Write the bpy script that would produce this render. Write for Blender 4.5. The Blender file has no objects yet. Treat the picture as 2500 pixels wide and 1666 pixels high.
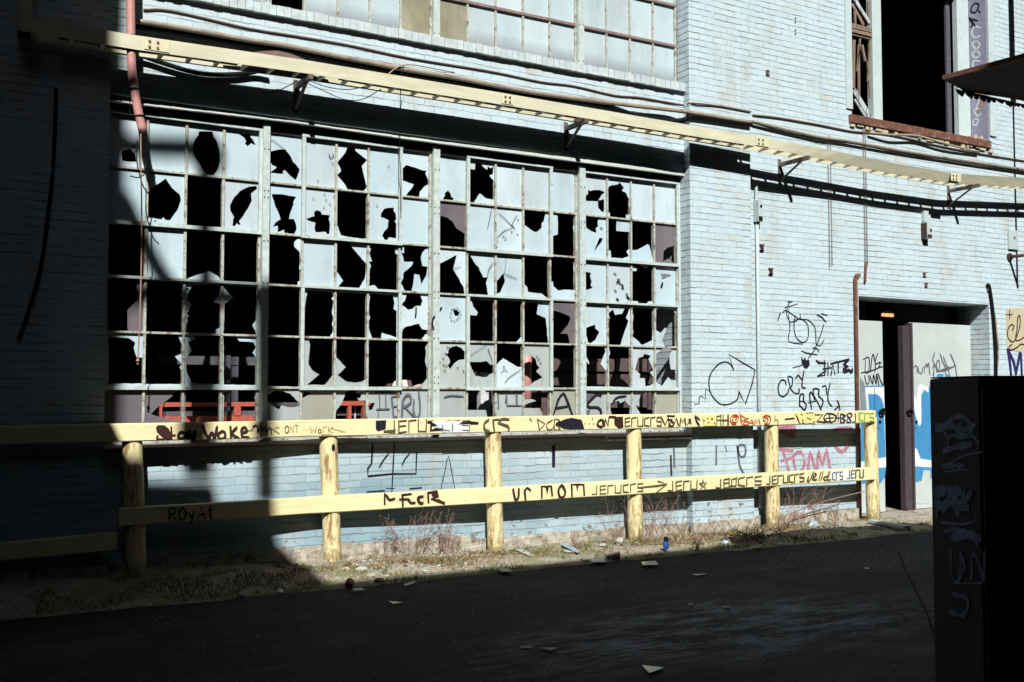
import bpy, math, random
from mathutils import Vector
from mathutils.geometry import delaunay_2d_cdt
random.seed(7)
sc = bpy.context.scene
R = math.radians

# ------------------------------------------------------------------ camera
PITCH, YAW, FPX, EYE = R(2.81), R(30.69), 2594.0, 1.6
cam = bpy.data.cameras.new('camera')
cam.sensor_width = 36
cam.lens = FPX * 36 / 2500
cam.clip_end = 500
cam_o = bpy.data.objects.new('camera', cam)
sc.collection.objects.link(cam_o)
cam_o.location = (0, 0, EYE)
cam_o.rotation_euler = (math.pi / 2 + PITCH, 0, -YAW)
sc.camera = cam_o
# ------------------------------------------------------------------ sky, sun, exposure
TAZ, TEL = math.tan(R(22.3)), 0.87           # sun slope along the wall and down per metre towards the wall
SUN = Vector((TAZ, 1, -TEL))
w = bpy.data.worlds.new('World'); sc.world = w; w.use_nodes = True
nt = w.node_tree
bgn = nt.nodes['Background']
sky = nt.nodes.new('ShaderNodeTexSky'); sky.sky_type = 'NISHITA'; sky.sun_disc = False
sky.sun_elevation = math.atan2(TEL, math.hypot(TAZ, 1)); sky.sun_rotation = math.atan2(-TAZ, -1) % (2 * math.pi)
nt.links.new(sky.outputs[0], bgn.inputs[0]); bgn.inputs[1].default_value = 0.05
sl = bpy.data.lights.new('sun', 'SUN'); sl.energy = 5.0; sl.angle = R(0.5); sl.color = (1, 0.98, 0.935)
so = bpy.data.objects.new('sun', sl); sc.collection.objects.link(so)
so.rotation_euler = SUN.to_track_quat('-Z', 'Y').to_euler(); so.location = (-6, -14, 14)
sc.view_settings.view_transform = 'Standard'; sc.view_settings.look = 'None'
sc.cycles.diffuse_bounces = 1
sc.view_settings.exposure = 0.15; sc.view_settings.gamma = 1

# ------------------------------------------------------------------ planes measured from the photograph (metres)
P = 9.146                 # centre line of the guard rail posts
YW = P + 0.185            # brick face round the windows
YP = YW - 0.105           # pilaster face
YR = YW + 0.045           # brick face round the doorway
YG = YW + 0.12            # window glass
def yt(x): return 8.945 - .035 * max(0, min(1, (x - 7.2) / 2))      # outer rail of the cable tray
RD = ((-2, .31), (1.6, .28), (2.5, .262), (3.5, .205), (4.4, .235), (5.3, .262), (7.5, .28), (11, .31))   # the rails bow: gap to the wall
def yf(x):                                                   # front of the timber rails
    x = max(-1.9, min(10.9, x))
    for (a, u), (b, v) in zip(RD, RD[1:]):
        if x <= b: t = (x - a) / (b - a); t = t * t * (3 - 2 * t); return YW - u - (v - u) * t

FW = Vector((math.sin(YAW) * math.cos(PITCH), math.cos(YAW) * math.cos(PITCH), math.sin(PITCH)))
RT = Vector((math.cos(YAW), -math.sin(YAW), 0)); UP = RT.cross(FW); CAM = Vector((0, 0, EYE))
def at(x, y, Y=None, Z=None, X=None):
    d = FW + RT * ((x - 1250) / FPX) - UP * ((y - 833) / FPX)
    k = (Y - CAM.y) / d.y if Y is not None else (Z - CAM.z) / d.z if Z is not None else (X - CAM.x) / d.x
    return CAM + d * k
def atl(x, y, fn):
    Y = fn(5.0)
    for _ in range(8): v = at(x, y, Y=Y); Y = fn(v.x)
    return at(x, y, Y=Y)
REG = dict(A=(250, 280, 3.7333), B=(630, 300, 3.7333), C=(1030, 350, 4.239), D=(1340, 380, 4.611),
           E=(250, 660, 3.92), F=(630, 670, 4.02), G=(1030, 680, 4.356), H=(1340, 680, 4.356),
           K=(1660, 700, 4.611), M=(2050, 700, 4.611), r1=(350, 1000, 4.278), r2=(880, 990, 4.278),
           r3=(1400, 980, 5.8825), r4=(1750, 980, 5.8825), q1=(850, 1160, 3.9217), q2=(1400, 1130, 5.8825),
           q3=(1750, 1120, 5.8825), N=(650, 980, 3.408), V=(1650, 980, 3.563), T=(1800, 0, 3.1357), S=(1180, 980, 3.563),
           U=(2050, 1000, 2.353), W=(2050, 450, 4.48), O=(0, 0, 1))
def rg(k, x, y):
    a, b, s = REG[k]
    return (a + x / s, b + y / s)

# ------------------------------------------------------------------ materials
def new_mat(name):
    m = bpy.data.materials.new(name); m.use_nodes = True
    n = m.node_tree; b = n.nodes['Principled BSDF']
    return m, n, b
def N(n, t, **kw):
    o = n.nodes.new(t)
    for k, v in kw.items():
        if k.startswith('i_'):
            key = k[2:]
            o.inputs[int(key) if key.isdigit() else key].default_value = v
        else: setattr(o, k, v)
    return o
def ramp(n, src, stops, interp='LINEAR'):
    r = n.nodes.new('ShaderNodeValToRGB'); r.color_ramp.interpolation = interp
    e = r.color_ramp.elements
    while len(e) < len(stops): e.new(0.5)
    for i, (p, c) in enumerate(stops):
        e[i].position = p
        e[i].color = (c, c, c, 1) if isinstance(c, (int, float)) else (*c, 1)
    n.links.new(src, r.inputs[0]); return r.outputs[0]
def mixc(n, f, a, b):
    m = n.nodes.new('ShaderNodeMix'); m.data_type = 'RGBA'
    for s, v in ((0, f), (6, a), (7, b)):
        if isinstance(v, bpy.types.NodeSocket): n.links.new(v, m.inputs[s])
        elif isinstance(v, (int, float)): m.inputs[s].default_value = v
        else: m.inputs[s].default_value = (*v, 1)
    return m.outputs[2]
def math_(n, op, a, b=0.0, clamp=False):
    m = n.nodes.new('ShaderNodeMath'); m.operation = op; m.use_clamp = clamp
    for i, v in enumerate((a, b)):
        if isinstance(v, bpy.types.NodeSocket): n.links.new(v, m.inputs[i])
        else: m.inputs[i].default_value = v
    return m.outputs[0]
def noise(n, vec, scale, detail=4, rough=0.55, sc3=None):
    t = N(n, 'ShaderNodeTexNoise'); t.inputs['Scale'].default_value = scale
    t.inputs['Detail'].default_value = detail; t.inputs['Roughness'].default_value = rough
    if sc3:
        mp = N(n, 'ShaderNodeMapping'); mp.inputs['Scale'].default_value = sc3
        n.links.new(vec, mp.inputs[0]); vec = mp.outputs[0]
    n.links.new(vec, t.inputs[0]); return t.outputs[0]
def pos(n): return N(n, 'ShaderNodeNewGeometry').outputs['Position']
def bump(n, b, h, strength, dist):
    u = N(n, 'ShaderNodeBump'); u.inputs['Strength'].default_value = strength; u.inputs['Distance'].default_value = dist
    n.links.new(h, u.inputs['Height']); n.links.new(u.outputs[0], b.inputs['Normal']); return u

def flat(name, col, rough=0.6, metal=0.0, var=0.25, scale=14, dirt=None, dirt_at=0.62, bumps=0.3, sc3=None):
    m, n, b = new_mat(name); p = pos(n)
    f = noise(n, p, scale, 6, 0.6, sc3)
    c = mixc(n, ramp(n, f, [(0.3, 0), (0.7, 1)]), [x * (1 - var) for x in col], [min(1, x * (1 + var * .5)) for x in col])
    if dirt:
        g = noise(n, p, scale * 0.55, 8, 0.7, sc3)
        c = mixc(n, ramp(n, g, [(dirt_at - .05, 0), (dirt_at + .05, 1)]), c, dirt)
    n.links.new(c, b.inputs['Base Color']); b.inputs['Roughness'].default_value = rough; b.inputs['Metallic'].default_value = metal
    if bumps: bump(n, b, f, bumps, 0.01)
    else: b.inputs['Specular IOR Level'].default_value = .08
    return m

def brick_mat(name, seed=0.0, rustic=0.0, dark=False):
    m, n, b = new_mat(name); p = pos(n)
    s = N(n, 'ShaderNodeSeparateXYZ'); n.links.new(p, s.inputs[0])
    wob = noise(n, p, 3.0, 3); wob2 = noise(n, p, 14.0, 4)
    zz = math_(n, 'ADD', s.outputs[2], math_(n, 'MULTIPLY', math_(n, 'SUBTRACT', wob, .5), .022))
    zz = math_(n, 'ADD', zz, math_(n, 'MULTIPLY', math_(n, 'SUBTRACT', wob2, .5), .026))
    u = math_(n, 'ADD', s.outputs[0], s.outputs[1])
    u = math_(n, 'ADD', u, math_(n, 'MULTIPLY', math_(n, 'SUBTRACT', wob2, .5), .02))
    cv = N(n, 'ShaderNodeCombineXYZ'); n.links.new(u, cv.inputs[0]); n.links.new(zz, cv.inputs[1]); cv.inputs[2].default_value = seed
    br = N(n, 'ShaderNodeTexBrick'); n.links.new(cv.outputs[0], br.inputs[0])
    br.inputs['Scale'].default_value = 1; br.inputs['Brick Width'].default_value = .215; br.inputs['Row Height'].default_value = .0715
    br.inputs['Mortar Size'].default_value = .0052; br.inputs['Mortar Smooth'].default_value = .35; br.inputs['Bias'].default_value = 0
    br.inputs['Color1'].default_value = (0, 0, 0, 1); br.inputs['Color2'].default_value = (1, 1, 1, 1); br.inputs['Mortar'].default_value = (.5, .5, .5, 1)
    br2 = N(n, 'ShaderNodeTexBrick'); n.links.new(cv.outputs[0], br2.inputs[0])       # horizontal joints only
    br2.inputs['Scale'].default_value = 1; br2.inputs['Brick Width'].default_value = 900; br2.inputs['Row Height'].default_value = .0715
    br2.inputs['Mortar Size'].default_value = .0052; br2.inputs['Mortar Smooth'].default_value = .3
    rnd = br.outputs['Color']
    big = noise(n, p, 0.55, 5, .6); med = noise(n, p, 3.2, 6, .65); fine = noise(n, p, 60, 3)
    c = mixc(n, rnd, (.535, .68, .755), (.60, .745, .81))
    c = mixc(n, ramp(n, med, [(.42, 0), (.75, .6)]), c, (.52, .59, .58))
    # paler cream and ochre single bricks
    cream = math_(n, 'MULTIPLY', ramp(n, rnd, [(.84, 0), (.92, 1)]), ramp(n, big, [(.50, 0), (.68, .6)]))
    c = mixc(n, cream, c, (.50, .50, .38))
    # lower wall: thinner, bluer paint with an irregular top edge
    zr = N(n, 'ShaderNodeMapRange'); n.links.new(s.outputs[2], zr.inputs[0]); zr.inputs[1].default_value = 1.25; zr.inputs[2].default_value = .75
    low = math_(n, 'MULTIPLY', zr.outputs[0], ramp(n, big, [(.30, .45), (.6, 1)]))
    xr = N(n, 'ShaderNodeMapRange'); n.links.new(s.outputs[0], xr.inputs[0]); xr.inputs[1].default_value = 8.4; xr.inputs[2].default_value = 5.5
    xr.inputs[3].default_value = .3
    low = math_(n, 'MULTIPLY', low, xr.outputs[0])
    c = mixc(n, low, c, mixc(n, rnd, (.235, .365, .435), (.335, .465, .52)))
    # rusty run-off and dirt
    st = noise(n, p, 1.6, 6, .7, (1.6, 1.6, .5))
    c = mixc(n, ramp(n, st, [(.52, 0), (.75, .7)]), c, (.43, .42, .33))
    # open joints
    hz = math_(n, 'MULTIPLY', br2.outputs['Fac'], ramp(n, noise(n, p, 4.5, 6, .75, (.6, .6, 1)), [(.42, .05), (.56, 1)]))
    vt = math_(n, 'MULTIPLY', br.outputs['Fac'], ramp(n, noise(n, p, 5.0, 5, .7), [(.48, 0), (.68, .5)]))
    jt = math_(n, 'MULTIPLY', math_(n, 'MAXIMUM', hz, vt), ramp(n, noise(n, p, .9, 4, .6), [(.34, .35), (.62, 1)]))
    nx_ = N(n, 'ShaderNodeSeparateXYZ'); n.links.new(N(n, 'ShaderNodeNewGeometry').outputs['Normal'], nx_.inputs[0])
    side_shade = math_(n, 'GREATER_THAN', math_(n, 'ABSOLUTE', nx_.outputs[0]), .6)  # side faces: joints and tone darkened to paint in grazing shade
    jt = math_(n, 'MAXIMUM', jt, math_(n, 'MULTIPLY', side_shade, math_(n, 'MULTIPLY', br2.outputs['Fac'], ramp(n, noise(n, p, 7, 5, .7), [(.38, .2), (.5, 1)]))))
    c = mixc(n, math_(n, 'MULTIPLY', side_shade, ramp(n, noise(n, p, 9, 5, .7), [(.45, 0), (.65, .5)])), c, (.36, .34, .36))
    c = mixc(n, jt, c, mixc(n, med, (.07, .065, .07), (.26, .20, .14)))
    chp = ramp(n, noise(n, p, 16, 4, .6, (.7, .7, 1.5)), [(.735, 0), (.75, 1)])
    chp = math_(n, 'MULTIPLY', chp, ramp(n, big, [(.40, 0), (.55, 1)])); c = mixc(n, chp, c, (.09, .06, .05))
    # paint flaked off, mostly near the foot
    zb = N(n, 'ShaderNodeMapRange'); n.links.new(s.outputs[2], zb.inputs[0]); zb.inputs[1].default_value = .75; zb.inputs[2].default_value = .05
    fl = noise(n, p, 7.5, 8, .68, (1, 1, 1.8))
    flk = ramp(n, math_(n, 'ADD', fl, math_(n, 'MULTIPLY', zb.outputs[0], .14)), [(.70, 0), (.715, 1)])
    c = mixc(n, flk, c, mixc(n, fine, (.20, .11, .08), (.34, .27, .22)))
    if dark: c = mixc(n, .93, c, (.012, .010, .010))
    n.links.new(c, b.inputs['Base Color']); b.inputs['Roughness'].default_value = .75
    b.inputs['Specular IOR Level'].default_value = .3
    h = math_(n, 'SUBTRACT', math_(n, 'MULTIPLY', rnd, .35), math_(n, 'MULTIPLY', math_(n, 'MAXIMUM', br2.outputs['Fac'], br.outputs['Fac']), 1.0))
    h = math_(n, 'ADD', h, math_(n, 'MULTIPLY', med, .8)); h = math_(n, 'ADD', h, math_(n, 'MULTIPLY', fine, .35))
    h = math_(n, 'SUBTRACT', h, math_(n, 'MULTIPLY', flk, .7))
    bump(n, b, h, .75, .009)
    return m

def pane_mat(name, a, bcol, grime, seed, trans=0.0, gz=None):
    m, n, b = new_mat(name); p = pos(n)
    f = noise(n, p, 1.7, 5, .6); g = noise(n, p, 26, 4, .7); s3 = noise(n, p, 5, 6, .7, (1, 1, .35))
    c = mixc(n, ramp(n, f, [(.3, 0), (.7, 1)]), a, bcol)
    c = mixc(n, ramp(n, s3, [(.47, 0), (.75, .75)]), c, grime)
    c = mixc(n, ramp(n, g, [(.70, 0), (.74, .6)]), c, (.2, .2, .2))
    if gz:
        s = N(n, 'ShaderNodeSeparateXYZ'); n.links.new(p, s.inputs[0])
        zr = N(n, 'ShaderNodeMapRange'); n.links.new(math_(n, 'ADD', s.outputs[2], math_(n, 'MULTIPLY', f, .12)), zr.inputs[0])
        zr.inputs[1].default_value = gz + .27; zr.inputs[2].default_value = gz + .12
        c = mixc(n, math_(n, 'MULTIPLY', zr.outputs[0], .8), c, (.27, .29, .31))
    oi_ = N(n, 'ShaderNodeObjectInfo'); hs = N(n, 'ShaderNodeHueSaturation')
    n.links.new(ramp(n, oi_.outputs['Random'], [(0, .86), (1, 1.05)]), hs.inputs['Value']); n.links.new(ramp(n, oi_.outputs['Random'], [(0, .7), (.5, 1.1), (1, .8)]), hs.inputs['Saturation'])
    n.links.new(c, hs.inputs['Color']); c = hs.outputs[0]
    n.links.new(c, b.inputs['Base Color']); b.inputs['Roughness'].default_value = .28
    bump(n, b, f, .15, .02)
    return m

def ground_mat(name, road):
    m, n, b = new_mat(name); p = pos(n)
    if road:
        f = ramp(n, noise(n, p, 75, 3, .75), [(.38, 0), (.66, 1)]); g = noise(n, p, .9, 7, .65, (.5, 1.2, 1)); sp = N(n, 'ShaderNodeTexVoronoi'); sp.inputs['Scale'].default_value = 55
        n.links.new(p, sp.inputs[0])
        c = mixc(n, f, (.009, .009, .014), (.056, .055, .070))
        c = mixc(n, ramp(n, g, [(.50, 0), (.66, .6)]), c, (.12, .118, .122))
        c = mixc(n, ramp(n, sp.outputs['Distance'], [(.05, 1), (.085, 0)]), c, (.42, .40, .37))
        st = noise(n, p, 3.0, 9, .85, (.7, 2.0, 1)); msk = N(n, 'ShaderNodeVectorMath', operation='DISTANCE'); mm = N(n, 'ShaderNodeMapping'); mm.inputs['Scale'].default_value = (.45, 1, 1); n.links.new(p, mm.inputs[0]); n.links.new(mm.outputs[0], msk.inputs[0]); msk.inputs[1].default_value = (2.25, 5.6, 0)
        c = mixc(n, math_(n, 'MULTIPLY', ramp(n, st, [(.46, 0), (.60, 1)]), ramp(n, msk.outputs['Value'], [(.45, 1), (1.0, .10)])), c, (.32, .32, .36))
        c = mixc(n, ramp(n, noise(n, p, 42, 4, .8), [(.56, 0), (.63, .5)]), c, (.14, .14, .16)); c = mixc(n, ramp(n, noise(n, p, 30, 4, .8), [(.60, 0), (.66, .8)]), c, (.006, .006, .008))
        n.links.new(c, b.inputs['Base Color']); b.inputs['Roughness'].default_value = .92
        b.inputs['Specular IOR Level'].default_value = .15
        bump(n, b, f, .6, .006)
    else:
        f = noise(n, p, 45, 6, .75); g = noise(n, p, 2.6, 7, .7); k = noise(n, p, 11, 6, .7)
        c = mixc(n, ramp(n, f, [(.35, 0), (.65, 1)]), (.17, .13, .095), (.78, .70, .57))
        c = mixc(n, ramp(n, g, [(.47, 0), (.60, .8)]), c, mixc(n, f, (.07, .11, .03), (.40, .42, .18)))
        c = mixc(n, ramp(n, k, [(.61, 0), (.67, .9)]), c, (.52, .50, .46))
        sp = N(n, 'ShaderNodeTexVoronoi'); sp.inputs['Scale'].default_value = 38; n.links.new(p, sp.inputs[0])
        c = mixc(n, ramp(n, sp.outputs['Distance'], [(.10, 1), (.16, 0)]), c, (.58, .55, .5))
        n.links.new(c, b.inputs['Base Color']); b.inputs['Roughness'].default_value = .95
        bump(n, b, math_(n, 'ADD', f, k), .9, .02)
    return m

M = {}
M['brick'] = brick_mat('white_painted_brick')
M['rowlock'] = flat('painted_rowlock_brick', (.58, .68, .70), .7, var=.25, scale=9, dirt=(.30, .29, .26), dirt_at=.68)
M['concrete'] = flat('weathered_concrete', (.50, .46, .38), .9, var=.45, scale=16, dirt=(.20, .16, .11), dirt_at=.55)
M['steelwhite'] = flat('white_painted_steel', (.56, .66, .64), .5, var=.22, scale=18, dirt=(.24, .17, .11), dirt_at=.66)
M['barwhite'] = flat('rusting_white_glazing_bar', (.52, .55, .48), .6, var=.3, scale=30, dirt=(.22, .14, .09), dirt_at=.56)
M['barrust'] = flat('rusty_glazing_bar', (.30, .21, .20), .7, var=.4, scale=24, dirt=(.45, .47, .45), dirt_at=.68)
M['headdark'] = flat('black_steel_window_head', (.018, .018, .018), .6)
M['lip'] = flat('pale_steel_lintel_lip', (.66, .72, .68), .5, var=.2, scale=9, dirt=(.10, .08, .07), dirt_at=.72, sc3=(.4, 1, 2))
M['pane'] = pane_mat('white_painted_glass', (.53, .68, .755), (.59, .735, .80), (.42, .50, .51), 1)
M['panegrey'] = pane_mat('grey_film_glass', (.13, .115, .14), (.19, .165, .19), (.24, .20, .19), 2)
M['panecream'] = pane_mat('cream_stained_glass', (.43, .42, .32), (.36, .41, .38), (.36, .34, .24), 3)
M['panelow'] = pane_mat('grimy_lower_glass', (.42, .49, .50), (.50, .58, .58), (.34, .33, .27), 6)
M['paneup'] = pane_mat('grimy_upper_glass', (.52, .66, .72), (.60, .73, .77), (.44, .50, .51), 4, gz=5.14)
M['paneyel'] = pane_mat('ochre_plywood_infill', (.46, .44, .31), (.26, .25, .18), (.20, .17, .10), 5)
M['yellow'] = flat('yellow_painted_timber', (.90, .81, .46), .55, var=.12, scale=12, dirt=(.62, .45, .20), dirt_at=.66, sc3=(.35, 1, 2.5), bumps=.2)
M['yellowpost'] = flat('scuffed_yellow_post_paint', (.88, .78, .43), .5, var=.22, scale=16, dirt=(.36, .22, .09), dirt_at=.56, sc3=(2.2, 2.2, .45), bumps=.35)
def add_base_dirt(m, z0, z1, dcol):
    n = m.node_tree; b = n.nodes['Principled BSDF']; src = b.inputs['Base Color'].links[0].from_socket; p = pos(n)
    s = N(n, 'ShaderNodeSeparateXYZ'); n.links.new(p, s.inputs[0]); zr = N(n, 'ShaderNodeMapRange'); n.links.new(s.outputs[2], zr.inputs[0]); zr.inputs[1].default_value = z1; zr.inputs[2].default_value = z0
    f = ramp(n, math_(n, 'ADD', noise(n, p, 22, 6, .7), math_(n, 'MULTIPLY', zr.outputs[0], .3)), [(.60, 0), (.72, .85)])
    n.links.new(mixc(n, math_(n, 'MULTIPLY', f, zr.outputs[0]), src, dcol), b.inputs['Base Color'])
def add_grain(m, sc3, dcol, lo=.60):
    n = m.node_tree; b = n.nodes['Principled BSDF']; src = b.inputs['Base Color'].links[0].from_socket; p = pos(n)
    f = ramp(n, noise(n, p, 22, 5, .7, sc3), [(lo, 0), (lo + .04, .75)])
    g2 = ramp(n, noise(n, p, 34, 5, .7), [(.68, 0), (.70, .9)])
    n.links.new(mixc(n, math_(n, 'MAXIMUM', f, g2), src, dcol), b.inputs['Base Color'])
add_grain(M['yellow'], (.07, 1, 3), (.42, .30, .14), .62); add_base_dirt(M['yellowpost'], 0.0, .40, (.16, .095, .045)); add_grain(M['yellowpost'], (3, 3, .12), (.30, .19, .08), .61)
M['tray'] = flat('cream_painted_tray_steel', (.70, .68, .50), .5, var=.16, scale=5, dirt=(.40, .30, .22), dirt_at=.70, sc3=(.5, 1, 3))
add_grain(M['tray'], (.1, 1, 2), (.50, .44, .30), .66)
M['traypale'] = flat('pale_splice_plate', (.74, .70, .47), .5, var=.1)
M['bracket'] = flat('rusty_bracket_steel', (.16, .12, .10), .7, var=.4, scale=30, dirt=(.45, .42, .33), dirt_at=.62)
M['black'] = flat('black_rubber', (.012, .012, .012), .6, bumps=0)
M['conduit'] = flat('brown_galvanised_conduit', (.40, .33, .25), .45, var=.35, scale=18, dirt=(.16, .10, .08), dirt_at=.62, sc3=(.4, 1, 1))
M['wirebrown'] = flat('brown_cable', (.17, .11, .09), .7, var=.3)
M['whitepipe'] = flat('white_painted_pipe', (.52, .61, .62), .5, var=.12, dirt=(.30, .24, .15), dirt_at=.70)
M['rust'] = flat('rusted_steel', (.17, .075, .05), .85, var=.45, scale=26, dirt=(.30, .17, .11), dirt_at=.58)
M['rustdark'] = flat('dark_rusted_sheet', (.06, .03, .028), .85, var=.4, scale=12)
M['pink'] = flat('faded_pink_plastic_pipe', (.62, .30, .27), .45, var=.15, scale=20, dirt=(.72, .50, .47), dirt_at=.66)
M['cord'] = flat('tan_cord', (.42, .27, .20), .7)
M['redsteel'] = flat('red_oxide_steel', (.48, .105, .065), .6, var=.25, scale=14, dirt=(.24, .07, .05), dirt_at=.66)
M['panelbrown'] = flat('dusty_brown_board', (.115, .075, .075), .8, var=.35, scale=20)
M['greyboard'] = flat('grey_steel_beam', (.10, .095, .115), .7, var=.3, scale=20)
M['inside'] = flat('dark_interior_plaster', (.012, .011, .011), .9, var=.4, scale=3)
M['woodwhite'] = flat('peeling_white_timber', (.55, .64, .66), .7, var=.2, scale=14, dirt=(.14, .10, .09), dirt_at=.54, sc3=(3, 3, .5))
M['woodbrown'] = flat('split_brown_timber', (.28, .20, .15), .85, var=.5, scale=22, dirt=(.50, .40, .28), dirt_at=.62, sc3=(3, 3, .4))
M['woodtrim'] = flat('pale_window_trim', (.56, .67, .68), .6, var=.1, scale=10, dirt=(.30, .25, .2), dirt_at=.72)
M['sill'] = flat('bare_grey_sill_board', (.30, .25, .22), .85, var=.4, scale=30, dirt=(.62, .62, .60), dirt_at=.66, sc3=(.4, 2, 2))
M['door'] = flat('pale_grey_door_paint', (.55, .62, .61), .5, var=.08, scale=4, dirt=(.40, .38, .30), dirt_at=.74)
M['doorblue'] = flat('bright_blue_spray_paint', (.065, .29, .56), .45, var=.1, scale=6)
M['doorwhite'] = flat('white_spray_paint', (.78, .84, .85), .5, var=.06, scale=6)
M['doorgrey'] = flat('grey_primer_patch', (.24, .27, .30), .6, var=.25, scale=12)
M['reveal'] = flat('lilac_board', (.34, .34, .48), .6, var=.15, scale=9)
M['ink'] = flat('black_spray_paint', (.022, .020, .035), .55, var=.3, scale=40, bumps=0)
M['inkgrey'] = flat('faded_grey_spray_paint', (.135, .145, .185), .6, var=.3, scale=40, bumps=0)
M['inkolive'] = flat('olive_marker', (.135, .125, .065), .6, var=.35, scale=40, bumps=0)
M['inkbrown'] = flat('brown_marker', (.055, .026, .022), .6, var=.3, scale=40, bumps=0)
M['inkblue'] = flat('navy_marker', (.03, .03, .13), .6, var=.2, scale=40, bumps=0)
M['inkred'] = flat('red_marker', (.62, .085, .03), .6, var=.2, scale=40, bumps=0)
M['inkpink'] = flat('pink_spray_paint', (.46, .20, .27), .6, var=.3, scale=26, dirt=(.50, .50, .52), dirt_at=.58, bumps=0)
M['inkwhite'] = flat('white_marker', (.72, .76, .80), .6, var=.2, scale=40, bumps=0)
M['inkgreen'] = flat('green_marker', (.15, .36, .06), .6, var=.2, scale=40, bumps=0)
M['inkorange'] = flat('orange_marker', (.62, .30, .10), .6, var=.2, scale=40, bumps=0)
M['buff'] = flat('buff_covering_paint', (.60, .53, .36), .65, var=.15, scale=9)
M['lemon'] = flat('fresh_lemon_paint', (.84, .76, .30), .5, var=.06, scale=9)
M['road'] = ground_mat('worn_asphalt', True)
M['verge'] = ground_mat('dirt_and_moss', False)
M['grass'] = flat('verge_grass', (.14, .17, .055), .8, var=.5, scale=6, dirt=(.32, .27, .13), dirt_at=.5, bumps=0)
M['dry'] = flat('dry_weed_stem', (.34, .22, .17), .8, var=.4, scale=30, bumps=0)
M['leaf'] = flat('dead_leaf', (.24, .10, .045), .8, var=.6, scale=9, dirt=(.36, .22, .11), dirt_at=.5, bumps=0)
M['paper'] = flat('dirty_white_litter', (.66, .68, .68), .6, var=.2, scale=20)
M['glassbit'] = flat('pale_glass_shard', (.42, .52, .60), .2, var=.2)
M['stone'] = flat('pale_rubble', (.55, .50, .44), .9, var=.35, scale=20, dirt=(.30, .24, .2), dirt_at=.6)
M['bluebit'] = flat('blue_plastic', (.04, .13, .50), .4)
M['redbit'] = flat('red_plastic', (.42, .05, .02), .5)
M['cup'] = flat('stained_paper_cup', (.72, .62, .55), .6, var=.15)
M['yellowbit'] = flat('yellow_plastic', (.62, .55, .12), .5)
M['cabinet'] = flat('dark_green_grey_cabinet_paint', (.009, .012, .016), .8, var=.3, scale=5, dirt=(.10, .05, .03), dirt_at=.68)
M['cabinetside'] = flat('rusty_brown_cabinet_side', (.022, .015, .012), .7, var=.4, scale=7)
M['cabinetink'] = flat('pale_spray_haze', (.34, .37, .62), .7, var=.5, scale=14, bumps=0)
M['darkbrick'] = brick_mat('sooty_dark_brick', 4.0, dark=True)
def emit(name, col, s):
    m, n, b = new_mat(name); b.inputs['Base Color'].default_value = (*col, 1)
    b.inputs['Emission Color'].default_value = (*col, 1); b.inputs['Emission Strength'].default_value = s; return m
M['orange_glow'] = emit('orange_glow_tube', (1, .48, .22), 1.1)

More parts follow.
